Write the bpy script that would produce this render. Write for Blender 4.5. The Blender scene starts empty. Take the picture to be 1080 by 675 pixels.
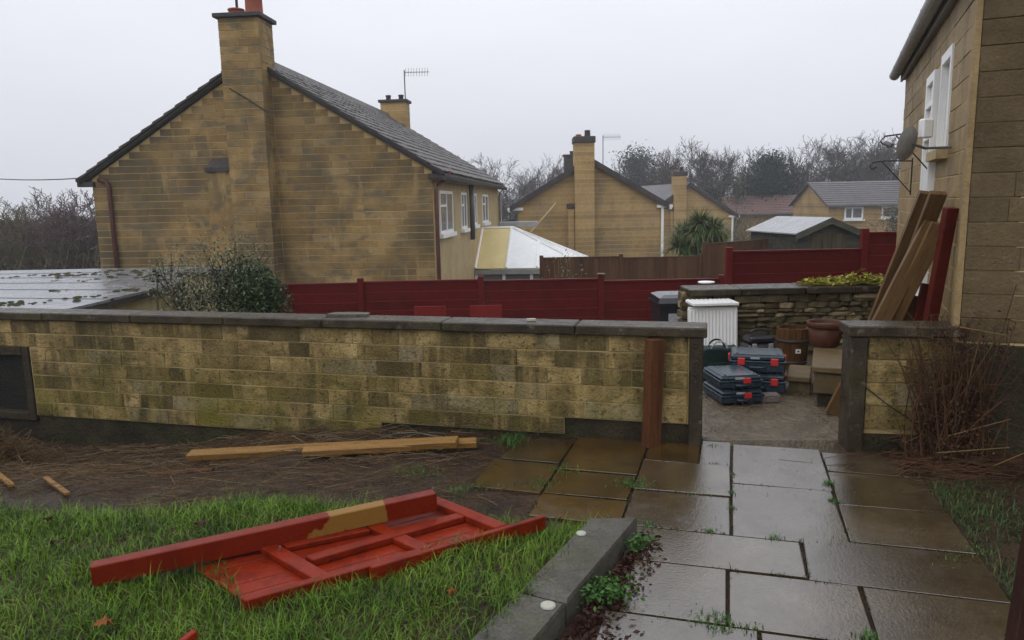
import bpy, math, random
import numpy as np
from mathutils import Matrix, Vector
rng = np.random.default_rng(7); random.seed(7)
S = bpy.context.scene
COL = S.collection

# ------------------------------------------------------------------ camera
F = 780.0; CAMZ = 1.65; ROLL = .02; PITCH = math.atan((337.5 - 215) / F)
VX = np.array([1, 0, 0.]); FW = np.array([0, math.cos(PITCH), -math.sin(PITCH)])
U0 = np.array([0, math.sin(PITCH), math.cos(PITCH)])
CR = VX * math.cos(ROLL) - U0 * math.sin(ROLL); CU = VX * math.sin(ROLL) + U0 * math.cos(ROLL)
CP = np.array([0, 0, CAMZ])
cam = bpy.data.cameras.new('camera'); cam.sensor_width = 36; cam.lens = 36 * F / 1080; cam.clip_end = 2000; cam.clip_start = .05
co = bpy.data.objects.new('camera', cam); COL.objects.link(co)
co.matrix_world = Matrix(((CR[0], CU[0], -FW[0], 0), (CR[1], CU[1], -FW[1], 0), (CR[2], CU[2], -FW[2], CAMZ), (0, 0, 0, 1)))
S.camera = co

# ------------------------------------------------------------------ sky: overcast, Nishita greyed under an even cloud layer
SUN_EL, SUN_AZ = math.radians(50), math.radians(-135)
w = bpy.data.worlds.new('World'); S.world = w; w.use_nodes = True
nt = w.node_tree; nt.nodes.clear()
def wn(t, **k):
    n = nt.nodes.new(t)
    for a, b in k.items(): setattr(n, a, b)
    return n
L_ = nt.links.new
out = wn('ShaderNodeOutputWorld'); bg = wn('ShaderNodeBackground'); bg.inputs[1].default_value = .1
sky = wn('ShaderNodeTexSky', sky_type='NISHITA', sun_disc=False, sun_elevation=SUN_EL, sun_rotation=SUN_AZ)
sky.dust_density = 4; sky.air_density = 1.2
hs = wn('ShaderNodeHueSaturation'); hs.inputs['Saturation'].default_value = .25
L_(sky.outputs[0], hs.inputs['Color'])
tc = wn('ShaderNodeTexCoord'); sp = wn('ShaderNodeSeparateXYZ'); L_(tc.outputs['Generated'], sp.inputs[0])
ma = wn('ShaderNodeMapRange'); ma.inputs[1].default_value = 0; ma.inputs[2].default_value = 1
ma.inputs[3].default_value = 8.0; ma.inputs[4].default_value = 17.      # CIE overcast: brighter towards the zenith
L_(sp.outputs['Z'], ma.inputs[0])
no = wn('ShaderNodeTexNoise'); no.inputs['Scale'].default_value = 2.2; no.inputs['Detail'].default_value = 4
mp = wn('ShaderNodeMapping'); mp.inputs['Scale'].default_value = (1, 1, 3); L_(tc.outputs['Generated'], mp.inputs[0]); L_(mp.outputs[0], no.inputs['Vector'])
m2 = wn('ShaderNodeMapRange'); m2.inputs[3].default_value = .9; m2.inputs[4].default_value = 1.1; L_(no.outputs[0], m2.inputs[0])
mu = wn('ShaderNodeMath', operation='MULTIPLY'); L_(ma.outputs[0], mu.inputs[0]); L_(m2.outputs[0], mu.inputs[1])
vm = wn('ShaderNodeVectorMath', operation='SCALE'); vm.inputs[0].default_value = (.95, .972, 1.05); L_(mu.outputs[0], vm.inputs['Scale'])
mx = wn('ShaderNodeMixRGB'); mx.inputs[0].default_value = .9; L_(hs.outputs[0], mx.inputs[1]); L_(vm.outputs[0], mx.inputs[2])
L_(mx.outputs[0], bg.inputs[0]); L_(bg.outputs[0], out.inputs[0])
sl = bpy.data.lights.new('sun', 'SUN'); sl.energy = .6; sl.angle = math.radians(40); sl.color = (1, .97, .93)
so = bpy.data.objects.new('sun', sl); COL.objects.link(so)
so.rotation_euler = (math.pi / 2 - SUN_EL, 0, math.pi - SUN_AZ)
so.location = (0, 0, 30)
vs = S.view_settings; vs.view_transform = 'Standard'; vs.look = 'None'; vs.gamma = 1; vs.exposure = 0; vs.use_curve_mapping = False

# ------------------------------------------------------------------ pixel -> place (the distance always comes from a surface)
def ray(x, y): return FW + (x - 540) / F * CR - (y - 337.5) / F * CU
def pz(x, y, z=0.):
    v = ray(x, y); return CP + v * ((z - CAMZ) / v[2])
def pY(x, y, Y):
    v = ray(x, y); return CP + v * (Y / v[1])
def pp(x, y, P, n):
    v = ray(x, y); return CP + v * (np.dot(np.array(P) - CP, n) / np.dot(v, n))

# ------------------------------------------------------------------ materials
MATS = {}
def mat(name, cols, scale=4., rough=(.55, .8), bump=.15, bscale=None, rnd=0., alt=None, streak=None, moss=None, spec=.16,
        stretch=None, metal=0., coat=0., ior=1.5, island=False, detail=6., obj=False, alpha=None, fine=.25, trans=0., course=None):
    m = bpy.data.materials.new(name); m.use_nodes = True; MATS[name] = m
    t = m.node_tree; N = t.nodes; K = t.links.new
    b = N['Principled BSDF']; b.inputs['IOR'].default_value = ior; b.inputs['Metallic'].default_value = metal
    b.inputs['Specular IOR Level'].default_value = spec; b.inputs['Coat Weight'].default_value = coat; b.inputs['Coat Roughness'].default_value = .08
    if trans: b.inputs['Subsurface Weight'].default_value = 0
    if obj: pos = N.new('ShaderNodeTexCoord').outputs['Object']
    else: pos = N.new('ShaderNodeNewGeometry').outputs['Position']
    def nz(sc, st=None, det=detail, seed=0.):
        q = N.new('ShaderNodeMapping'); K(pos, q.inputs[0]); q.inputs['Location'].default_value = (seed, seed * 1.7, seed * .6)
        if st: q.inputs['Scale'].default_value = st
        n = N.new('ShaderNodeTexNoise'); n.inputs['Scale'].default_value = sc; n.inputs['Detail'].default_value = det
        n.inputs['Roughness'].default_value = .62; K(q.outputs[0], n.inputs['Vector']); return n.outputs[0]
    def ramp(src, stops):
        r = N.new('ShaderNodeValToRGB'); e = r.color_ramp.elements
        while len(e) < len(stops): e.new(.5)
        for i, (p, c) in enumerate(stops): e[i].position = p; e[i].color = (*c, 1) if not isinstance(c, float) else (c, c, c, 1)
        K(src, r.inputs[0]); return r.outputs[0]
    def mix(fac, a, c, mode='MIX'):
        x = N.new('ShaderNodeMixRGB'); x.blend_type = mode
        for i, s in ((0, fac), (1, a), (2, c)):
            if isinstance(s, (int, float)): x.inputs[i].default_value = s
            elif isinstance(s, tuple): x.inputs[i].default_value = (*s, 1)
            else: K(s, x.inputs[i])
        return x.outputs[0]
    def mr(src, a, c, lo=0., hi=1.):
        x = N.new('ShaderNodeMapRange'); x.inputs[1].default_value = lo; x.inputs[2].default_value = hi
        x.inputs[3].default_value = a; x.inputs[4].default_value = c; K(src, x.inputs[0]); return x.outputs[0]
    def mth(op, a, c):
        x = N.new('ShaderNodeMath'); x.operation = op
        for i, s in ((0, a), (1, c)):
            if isinstance(s, (int, float)): x.inputs[i].default_value = s
            else: K(s, x.inputs[i])
        return x.outputs[0]
    k = len(cols)
    col = ramp(nz(scale, stretch), [(.3 + .4 * i / max(1, k - 1), c) for i, c in enumerate(cols)]) if k > 1 else mix(0., cols[0], cols[0])
    R = None
    if island: R = N.new('ShaderNodeNewGeometry').outputs['Random Per Island']
    elif rnd or alt: R = N.new('ShaderNodeObjectInfo').outputs['Random']
    if alt:                                   # (colour, share, strength): some pieces are of another stone
        for j, (c, lo, hi, s) in enumerate(alt):
            g = mth('MULTIPLY', mth('GREATER_THAN', R, lo), mth('LESS_THAN', R, hi))
            col = mix(mth('MULTIPLY', g, s), col, c)
    if rnd:
        q = mth('FRACT', mth('MULTIPLY', R, 13.7), 0.)
        col = mix(1., col, mr(q, 1 - rnd, 1 + rnd), 'MULTIPLY')
    if fine:
        col = mix(1., col, mr(nz(scale * 14, None, 5., 3.), 1 - fine * 1.6, 1 + fine * 1.6), 'MULTIPLY')
    if streak:
        for (c, lo, hi, amt, sc, st) in streak:
            col = mix(mr(nz(sc, st, 4., 9. + lo), 0., amt, lo, hi), col, c)
    if course:                                # far masonry: courses too small to build singly
        s = N.new('ShaderNodeSeparateXYZ'); K(N.new('ShaderNodeNewGeometry').outputs['Position'], s.inputs[0])
        fr = mth('FRACT', mth('MULTIPLY', s.outputs['Z'], 1. / course[0]), 0.)
        row = mth('FLOOR', mth('MULTIPLY', s.outputs['Z'], 1. / course[0]), 0.)
        wn_ = N.new('ShaderNodeTexWhiteNoise'); wn_.noise_dimensions = '1D'; K(row, wn_.inputs['W'])
        col = mix(1., col, mr(wn_.outputs[0], .82, 1.14), 'MULTIPLY')
        col = mix(mth('MULTIPLY', mth('LESS_THAN', fr, .14), course[2]), col, course[1])
    if moss:
        for (c, amt, sc, lo, hi, z0, z1) in moss:
            f = mr(nz(sc, None, 7., 21. + lo), 0., amt, lo, hi)
            if z0 is not None:
                s = N.new('ShaderNodeSeparateXYZ'); K(N.new('ShaderNodeNewGeometry').outputs['Position'], s.inputs[0])
                f = mth('MULTIPLY', f, mr(s.outputs['Z'], 1., 0., z0, z1))
            col = mix(f, col, c)
    K(col, b.inputs['Base Color'])
    K(mr(nz(scale * 2.3, None, 5., 5.), rough[0], rough[1], .32, .68), b.inputs['Roughness'])
    if bump:
        bn = N.new('ShaderNodeBump'); bn.inputs['Strength'].default_value = min(1, bump * 2); bn.inputs['Distance'].default_value = .02 * max(.4, bump * 3)
        K(nz(bscale or scale * 8, stretch, 8., 1.), bn.inputs['Height']); K(bn.outputs[0], b.inputs['Normal'])
    return m

OC = (.33, .225, .095); OCD = (.17, .115, .05); OCL = (.44, .33, .17)
mat('wall_block', [(.125, .086, .030), (.27, .192, .075), (.40, .30, .135)], 4.5, (.3, .6), .35, 60, .16, fine=.42,
    alt=[((.042, .031, .010), .0, .2, .75), ((.10, .073, .02), .2, .46, .65), ((.19, .165, .10), .90, 1.0, .6)],
    streak=[((.40, .285, .11), .54, .68, .65, 3, (2.6, 2.6, .3)), ((.028, .022, .008), .53, .72, .8, 3.2, (2.2, 2.2, .45)), ((.075, .055, .018), .5, .66, .7, 6, (.7, .7, 1.6))],
    moss=[((.12, .105, .008), .85, 2.0, .40, .64, .0, .60), ((.032, .036, .007), .8, 1.2, .53, .66, -.1, .9), ((.022, .018, .008), .7, 34, .56, .64, None, None)])
mat('mortar', [(.27, .195, .08), (.38, .29, .14)], 6, (.6, .8), .2, moss=[((.12, .11, .03), .7, 2, .45, .65, .1, .6)])
mat('plinth', [(.014, .011, .006), (.028, .022, .011), (.05, .04, .021)], 5, (.35, .7), .35, 40, moss=[((.032, .038, .010), .6, 2.5, .48, .66, None, None)])
mat('coping', [(.018, .012, .006), (.036, .026, .014), (.066, .052, .033)], 6, (.22, .5), .25, 60, .2,
    moss=[((.20, .18, .13), .5, 14, .6, .7, None, None), ((.05, .05, .014), .5, 3, .52, .7, None, None)], spec=0.22)
mat('house_block', [(.165, .105, .042), (.265, .174, .068), (.345, .24, .105)], 1.6, (.6, .85), .25, 30, .08,
    alt=[((.165, .11, .045), .0, .2, .45), ((.33, .245, .125), .88, 1., .4)],
    streak=[((.075, .060, .034), .46, .66, .85, .55, (1.3, 1.3, .8)), ((.10, .085, .055), .5, .62, .7, 1.6, (1.2, 1.2, 2.2)), ((.46, .33, .14), .58, .7, .5, 2, (2, 2, .4))])
mat('house_mortar', [(.50, .37, .18), (.42, .30, .14)], 3, (.6, .85), .2)
mat('right_block', [(.24, .165, .075), (.31, .22, .105), (.27, .185, .085)], 3, (.45, .7), .3, 45, .12, alt=[((.22, .16, .08), .0, .3, .5)],
    streak=[((.12, .095, .05), .5, .72, .7, 1.6, (2, 2, .6))])
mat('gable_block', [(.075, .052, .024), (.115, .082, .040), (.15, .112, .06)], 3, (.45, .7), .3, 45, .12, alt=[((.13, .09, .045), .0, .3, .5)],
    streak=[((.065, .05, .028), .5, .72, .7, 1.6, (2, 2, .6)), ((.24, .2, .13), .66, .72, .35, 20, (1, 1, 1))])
mat('far_wall', [(.27, .175, .068), (.36, .24, .098), (.32, .22, .11)], .8, (.6, .85), .1, 10, 0, course=(.21, (.46, .34, .17), .5), streak=[((.17, .13, .075), .52, .7, .7, .7, (1.2, 1.2, .8))])
mat('render_wall', [(.36, .27, .14), (.44, .34, .18)], 1.5, (.6, .8), .15, 30, streak=[((.24, .17, .08), .5, .75, .6, 1.5, (2, 2, .25))])
mat('roof_tile', [(.05, .047, .046), (.085, .078, .072), (.11, .10, .085)], 3, (.35, .6), .25, 25, moss=[((.15, .14, .09), .5, 6, .56, .7, None, None)])
mat('far_roof', [(.085, .08, .085), (.12, .11, .11)], 1.5, (.4, .6), .1)
mat('far_roof_red', [(.12, .075, .065), (.16, .10, .085)], 1.5, (.4, .6), .1)
mat('verge', [(.035, .03, .03), (.07, .06, .055)], 5, (.5, .7), .2)
mat('terracotta', [(.30, .085, .05), (.38, .13, .08)], 8, (.5, .7), .1)
mat('white_plastic', [(.72, .72, .70), (.80, .80, .79)], 3, (.25, .45), .02, fine=.04, spec=.5)
mat('cream_panel', [(.55, .45, .20), (.62, .52, .26)], 2, (.3, .5), .02, fine=.06)
mat('grey_trim', [(.22, .22, .21), (.3, .3, .29)], 4, (.4, .6), .05)
mat('gutter_grey', [(.30, .295, .28), (.38, .375, .36)], 4, (.4, .6), .05)
mat('pipe_brown', [(.075, .03, .025), (.10, .045, .035)], 5, (.3, .5), .05)
mat('pipe_grey', [(.10, .10, .10), (.15, .15, .15)], 5, (.3, .5), .05)
mat('glass', [(.10, .11, .12), (.16, .17, .18)], 1.2, (.03, .08), 0, fine=0, spec=.5)
mat('metal', [(.25, .25, .26)], 4, (.35, .5), .03, metal=.8)
mat('iron', [(.03, .028, .026), (.05, .045, .04)], 8, (.4, .6), .1)
mat('red_fence', [(.08, .004, .004), (.105, .007, .005), (.072, .005, .004)], 3, (.4, .6), .15, 30, .12, streak=[((.07, .008, .008), .55, .75, .6, 3, (.5, 2, 4))])
mat('red_paint', [(.12, .009, .002), (.185, .016, .003), (.145, .012, .003)], 5, (.25, .45), .12, 40, .1, moss=[((.06, .008, .003), .7, 6, .52, .66, None, None), ((.27, .04, .012), .5, 22, .62, .7, None, None)], spec=0.12)
mat('red_dark', [(.058, .006, .004), (.085, .009, .005)], 5, (.25, .45), .12, 40, .1)
mat('chair_red', [(.16, .014, .011), (.20, .02, .016)], 5, (.35, .5), .1, 30, .1)
mat('brown_fence', [(.05, .023, .010), (.085, .042, .018), (.06, .029, .013)], 3, (.45, .65), .2, 25, .22, stretch=(3, 3, .5))
mat('post_wood', [(.036, .014, .006), (.085, .032, .012), (.055, .021, .009)], 4, (.25, .45), .2, 18, .1, stretch=(4, 4, .4), streak=[((.05, .02, .01), .55, .7, .7, 5, (2, 2, .6))])
mat('post_dark', [(.016, .006, .004), (.03, .011, .006)], 4, (.3, .5), .2, 18)
mat('plank_wet', [(.15, .078, .02), (.22, .118, .032), (.13, .065, .018)], 5, (.2, .4), .2, 14, .1, obj=True, stretch=(.5, 5, 5), streak=[((.11, .055, .018), .55, .75, .7, 6, (.4, 5, 3))], spec=0.3)
mat('plank_brown', [(.10, .055, .021), (.155, .088, .035), (.115, .062, .025)], 5, (.3, .5), .2, 14, .12, obj=True, stretch=(.5, 5, 5), streak=[((.07, .036, .016), .52, .75, .8, 4, (.5, 4, 4))])
mat('soil', [(.013, .006, .003), (.034, .016, .006), (.058, .030, .010)], 5, (.18, .6), .7, 24, detail=9, moss=[((.05, .055, .012), .6, 3, .58, .7, None, None)], spec=0.35)
mat('lower_ground', [(.04, .045, .015), (.07, .06, .03), (.05, .06, .018)], .6, (.7, .9), .4, 12)
mat('slab', [(.034, .022, .009), (.058, .041, .021), (.088, .067, .041)], 2.2, (.015, .26), .12, 75, .2, ior=2.2, fine=.4,
    moss=[((.03, .02, .007), .7, 1.6, .5, .68, None, None), ((.014, .010, .005), .8, 26, .60, .66, None, None), ((.012, .009, .005), .7, 80, .59, .64, None, None), ((.16, .14, .11), .5, 60, .64, .69, None, None)], spec=.5)
mat('slab_ochre', [(.026, .014, .004), (.066, .036, .007), (.044, .025, .007)], 2.2, (.03, .26), .10, 70, .2, ior=2.0, fine=.4,
    moss=[((.02, .012, .005), .85, 1.8, .46, .62, None, None)], spec=.5)  # ochre of the stone plus the wall's reflection, both in the base colour
mat('concrete', [(.06, .040, .017), (.11, .079, .039), (.165, .128, .078)], 4, (.05, .4), .6, 30, fine=.5, ior=1.9, moss=[((.13, .088, .03), .65, 1.4, .48, .66, None, None), ((.04, .032, .02), .6, 3, .56, .7, None, None)], spec=.5)
mat('kerb', [(.05, .047, .038), (.085, .08, .066), (.12, .114, .096)], 6, (.25, .55), .35, 70, .12, moss=[((.07, .075, .03), .6, 4, .5, .68, None, None)], fine=.5, spec=0.25)
mat('lichen', [(.42, .42, .34), (.5, .5, .43)], 30, (.7, .9), .3)
mat('rubble', [(.05, .036, .017), (.10, .074, .035), (.17, .13, .066)], 7, (.45, .7), .45, 40, .28, alt=[((.10, .085, .05), 0., .3, .6), ((.36, .29, .17), .85, 1, .6)],
    moss=[((.06, .058, .022), .7, 3, .5, .66, None, None)])
mat('rubble_core', [(.022, .018, .011), (.04, .033, .02)], 8, (.7, .9), .4)
mat('step_stone', [(.09, .06, .026), (.14, .098, .048)], 5, (.3, .55), .25, 40, .15, moss=[((.10, .085, .04), .6, 3, .5, .66, None, None)])
mat('felt', [(.12, .125, .135), (.17, .175, .185)], 3, (.08, .3), .15, 12, ior=1.7, streak=[((.06, .06, .065), .55, .7, .6, 2, (.4, 3, 1))], spec=.5)
mat('moss_clump', [(.05, .052, .018), (.09, .085, .03)], 30, (.8, .9), .5)
mat('fascia', [(.035, .032, .028), (.06, .055, .045)], 6, (.4, .6), .2)
mat('garage_wall', [(.38, .31, .16), (.46, .38, .21)], 4, (.6, .8), .2, streak=[((.18, .15, .07), .5, .7, .7, 3, (2, 2, .4))])
mat('shed_wood', [(.022, .024, .02), (.05, .05, .038), (.085, .078, .05)], 3, (.5, .7), .2, 20, .3, stretch=(.6, 2, 3))
mat('shed_door', [(.03, .024, .014), (.065, .05, .026), (.045, .035, .02)], 3, (.5, .7), .2, 20, .25, stretch=(3, 3, .5))
mat('felt_grey', [(.22, .225, .23), (.30, .305, .31)], 3, (.2, .4), .1, 12, spec=.5)
mat('roof_white', [(.62, .64, .64), (.70, .72, .72)], 2, (.2, .4), .02, fine=.03, moss=[((.25, .25, .22), .6, 9, .68, .74, None, None)], spec=.5)
mat('hatch', [(.006, .007, .005), (.014, .014, .009)], 6, (.4, .6), .3)
mat('hatch_frame', [(.022, .016, .009), (.042, .032, .018)], 6, (.4, .6), .3)
mat('tool_blue', [(.008, .020, .032), (.012, .028, .044)], 12, (.22, .38), .08, 120, fine=.1, spec=.5)
mat('tool_top', [(.03, .047, .06), (.045, .065, .08)], 10, (.12, .3), .08, 120, fine=.1, spec=.5)
mat('tool_red', [(.42, .018, .02), (.50, .025, .025)], 10, (.25, .4), .03, fine=.05, spec=.5)
mat('black_plastic', [(.010, .010, .012), (.018, .018, .021)], 10, (.25, .45), .1, 90, spec=.5)
mat('bag_green', [(.006, .016, .014), (.012, .026, .022)], 14, (.45, .65), .2, 120)
mat('bin_lid', [(.012, .013, .015), (.022, .024, .027)], 6, (.08, .25), .05, spec=.5)
mat('print_grey', [(.42, .43, .45), (.25, .26, .28)], 40, (.4, .6), 0)
mat('barrel', [(.04, .017, .006), (.095, .042, .012), (.05, .022, .008)], 5, (.3, .5), .2, 20, .2, stretch=(4, 4, .5))
mat('pot', [(.055, .017, .009), (.085, .028, .014)], 8, (.35, .55), .1)
mat('pebble', [(.10, .085, .075), (.26, .23, .21), (.16, .10, .085)], 60, (.35, .55), .6, 80)
mat('rust_brick', [(.26, .085, .03), (.34, .13, .05)], 8, (.5, .7), .2)
mat('grass', [(.030, .072, .006), (.075, .148, .010), (.125, .20, .018)], 3.2, (.3, .45), 0, rnd=.55, island=True, fine=0, alt=[((.17, .16, .05), .94, 1., .7), ((.05, .028, .012), .0, .06, .8)])
mat('grass_dull', [(.025, .05, .012), (.04, .075, .016)], 2, (.35, .5), 0, rnd=.4, island=True, fine=0, alt=[((.10, .075, .03), .85, 1., .7)])
mat('straw', [(.06, .034, .013), (.15, .095, .042)], 2, (.35, .6), 0, rnd=.5, island=True, fine=0)
mat('twig_red', [(.042, .019, .009), (.09, .044, .021)], 3, (.4, .6), 0, rnd=.45, island=True, fine=0)
mat('joint_moss', [(.018, .026, .006), (.04, .05, .012)], 3, (.6, .8), 0, rnd=.5, island=True, fine=0, alt=[((.02, .013, .006), .5, 1., .8)])
mat('twig_pale', [(.07, .048, .026), (.15, .11, .068)], 3, (.5, .7), 0, rnd=.4, island=True, fine=0)
mat('dead_leaf', [(.14, .045, .012), (.25, .09, .02)], 30, (.4, .6), .2)
mat('leaf_wine', [(.026, .010, .007), (.045, .016, .010)], 30, (.3, .5), .2)
mat('weed', [(.03, .085, .016), (.06, .13, .024)], 6, (.3, .5), 0, rnd=.35, island=True, fine=0)
mat('bark', [(.035, .028, .022), (.06, .05, .04)], 2, (.7, .9), 0, fine=.1)
mat('twig_grey', [(.040, .031, .026), (.065, .052, .044)], .3, (.7, .9), 0, rnd=.25, island=True, fine=0)
mat('twig_olive', [(.07, .062, .03), (.125, .105, .055)], .3, (.7, .9), 0, rnd=.3, island=True, fine=0)
mat('twig_purple', [(.085, .056, .056), (.13, .09, .084)], .3, (.7, .9), 0, rnd=.3, island=True, fine=0)
mat('evergreen', [(.009, .022, .014), (.018, .034, .021)], 1, (.5, .7), 0, rnd=.45, island=True, fine=0)
mat('ivy', [(.03, .04, .018), (.045, .055, .025)], 1, (.5, .7), 0, rnd=.45, island=True, fine=0)
mat('shrub_leaf', [(.028, .052, .016), (.05, .08, .03)], 3, (.3, .5), 0, rnd=.45, island=True, fine=0)
mat('shrub_grey', [(.10, .11, .06), (.17, .175, .11)], 3, (.4, .6), 0, rnd=.4, island=True, fine=0)
mat('yucca', [(.045, .085, .016), (.08, .125, .028)], 2, (.35, .5), 0, rnd=.4, island=True, fine=0, alt=[((.24, .20, .09), .82, 1., .8)])
mat('brush', [(.13, .085, .04), (.19, .13, .06)], 2, (.6, .8), 0, rnd=.4, island=True, fine=0)
mat('cutting', [(.20, .19, .025), (.30, .27, .04)], 8, (.35, .5), 0, rnd=.45, island=True, fine=0)
mat('wire', [(.02, .018, .015)], 4, (.5, .6), 0)

# peeled paint for the loose board: bare timber shows in one ragged stretch of it
def peel_mat():
    m = mat('red_peeled', [(.10, .008, .002), (.15, .013, .003), (.12, .010, .003)], 5, (.25, .45), .12, 40, 0, obj=True)
    t = m.node_tree; N = t.nodes; K = t.links.new; b = N['Principled BSDF']; src = b.inputs['Base Color'].links[0].from_socket
    tc = N.new('ShaderNodeTexCoord'); s = N.new('ShaderNodeSeparateXYZ'); K(tc.outputs['Object'], s.inputs[0])
    n = N.new('ShaderNodeTexNoise'); n.inputs['Scale'].default_value = 11; n.inputs['Detail'].default_value = 6; K(tc.outputs['Object'], n.inputs['Vector'])
    a = N.new('ShaderNodeMapRange'); K(s.outputs['X'], a.inputs[0])
    for i, v in ((1, .62), (2, 1.22), (3, -.45), (4, .45)): a.inputs[i].default_value = v
    a2 = N.new('ShaderNodeMapRange'); K(s.outputs['X'], a2.inputs[0])
    for i, v in ((1, 1.26), (2, 1.31), (3, 0), (4, -1.)): a2.inputs[i].default_value = v
    q = N.new('ShaderNodeMath'); q.operation = 'ADD'; K(a.outputs[0], q.inputs[0]); K(a2.outputs[0], q.inputs[1])
    q2 = N.new('ShaderNodeMath'); q2.operation = 'ADD'; K(q.outputs[0], q2.inputs[0]); K(n.outputs[0], q2.inputs[1])
    g = N.new('ShaderNodeMapRange'); K(q2.outputs[0], g.inputs[0]); g.inputs[1].default_value = .55; g.inputs[2].default_value = .60
    x = N.new('ShaderNodeMixRGB'); K(g.outputs[0], x.inputs[0]); K(src, x.inputs[1]); x.inputs[2].default_value = (.21, .105, .022, 1)
    K(x.outputs[0], b.inputs['Base Color'])
peel_mat()

# ------------------------------------------------------------------ helpers
def V3(a): return np.array(a, float)
def rotz(a): return np.array([[math.cos(a), -math.sin(a), 0], [math.sin(a), math.cos(a), 0], [0, 0, 1.]])
class MB:
    def __init__(s): s.v = []; s.f = []; s.n = 0
    def add(s, vs, fs):
        vs = np.asarray(vs, float); s.v.append(vs); s.f += [tuple(i + s.n for i in f) for f in fs]; s.n += len(vs); return s
    def box(s, c, d, R=None, ch=0.):
        d = np.array(d) / 2; vs = []
        pts = np.array([[x, y, z] for x in (-1, 1) for y in (-1, 1) for z in (-1, 1)], float)
        if ch <= 0:
            vs = pts * d; fs = [(0, 1, 3, 2), (4, 6, 7, 5), (0, 4, 5, 1), (2, 3, 7, 6), (0, 2, 6, 4), (1, 5, 7, 3)]
        else:                                  # chamfered box, 24 verts
            vs = []; idx = {}
            for i, p in enumerate(pts):
                for ax in range(3):
                    q = p * (d - ch); q[ax] = p[ax] * d[ax]; idx[(i, ax)] = len(vs); vs.append(q)
            vs = np.array(vs); fs = []
            Fq = [((0, 1, 3, 2), 0), ((4, 6, 7, 5), 0), ((0, 4, 5, 1), 1), ((2, 3, 7, 6), 1), ((0, 2, 6, 4), 2), ((1, 5, 7, 3), 2)]
            for f, ax in Fq: fs.append(tuple(idx[(i, ax)] for i in f))
            for a in range(8):
                for ax in range(3):
                    b = a ^ (4 >> ax)
                    if a < b:
                        o1, o2 = [k for k in range(3) if k != ax]
                        fs.append((idx[(a, o1)], idx[(b, o1)], idx[(b, o2)], idx[(a, o2)]))
                fs.append((idx[(a, 0)], idx[(a, 1)], idx[(a, 2)]))
        if R is not None: vs = vs @ np.asarray(R).T
        return s.add(vs + V3(c), fs)
    def prism(s, poly, h):                     # polygon (list of 3d) pushed along vector h
        p = np.array(poly, float); n = len(p); h = V3(h)
        return s.add(np.vstack([p, p + h]), [tuple(range(n))[::-1], tuple(range(n, 2 * n))] + [(i, (i + 1) % n, n + (i + 1) % n, n + i) for i in range(n)])
    def tube(s, pts, r, n=6, cap=True):
        pts = np.array(pts, float); m = len(pts); r = np.broadcast_to(np.array(r, float), (m,))
        vs = []
        for i in range(m):
            t = pts[min(i + 1, m - 1)] - pts[max(i - 1, 0)]; t = t / (np.linalg.norm(t) + 1e-9)
            a = np.cross(t, [0, 0, 1.]) if abs(t[2]) < .9 else np.cross(t, [1., 0, 0]); a /= np.linalg.norm(a); b = np.cross(t, a)
            for k in range(n):
                q = 2 * math.pi * k / n; vs.append(pts[i] + r[i] * (math.cos(q) * a + math.sin(q) * b))
        fs = [(i * n + k, i * n + (k + 1) % n, (i + 1) * n + (k + 1) % n, (i + 1) * n + k) for i in range(m - 1) for k in range(n)]
        if cap: fs += [tuple(range(n))[::-1], tuple(range((m - 1) * n, m * n))]
        return s.add(vs, fs)
    def lathe(s, c, prof, n=20):
        vs = []; m = len(prof)
        for r, z in prof:
            for k in range(n): q = 2 * math.pi * k / n; vs.append((c[0] + r * math.cos(q), c[1] + r * math.sin(q), c[2] + z))
        fs = [(i * n + k, i * n + (k + 1) % n, (i + 1) * n + (k + 1) % n, (i + 1) * n + k) for i in range(m - 1) for k in range(n)]
        return s.add(vs, fs)
    def mesh(s, name):
        me = bpy.data.meshes.new(name); me.from_pydata(np.vstack(s.v).tolist(), [], s.f); me.update(); return me
def tag(o, label=None, cat=None, group=None, kind=None):
    for k, v in (('label', label), ('category', cat), ('group', group), ('kind', kind)):
        if v: o[k] = v
    return o
def link(name, me, m, parent=None):
    o = bpy.data.objects.new(name, me); COL.objects.link(o)
    if m and me is not None:
        if not me.materials: me.materials.append(MATS[m])
    if parent is not None:
        o.parent = parent
        if parent.type == 'EMPTY': o.matrix_parent_inverse = Matrix.Translation(-parent.location)
    return o
def ob(name, mb, m, parent=None, smooth=False):
    me = mb.mesh(name)
    if smooth: me.polygons.foreach_set('use_smooth', [True] * len(me.polygons))
    return link(name, me, m, parent)
def thing(name, loc, label, cat, group=None):
    o = bpy.data.objects.new(name, None); COL.objects.link(o); o.location = Vector([float(v) for v in loc]); o.empty_display_size = .1
    return tag(o, label, cat, group)
_unit = {}
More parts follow.
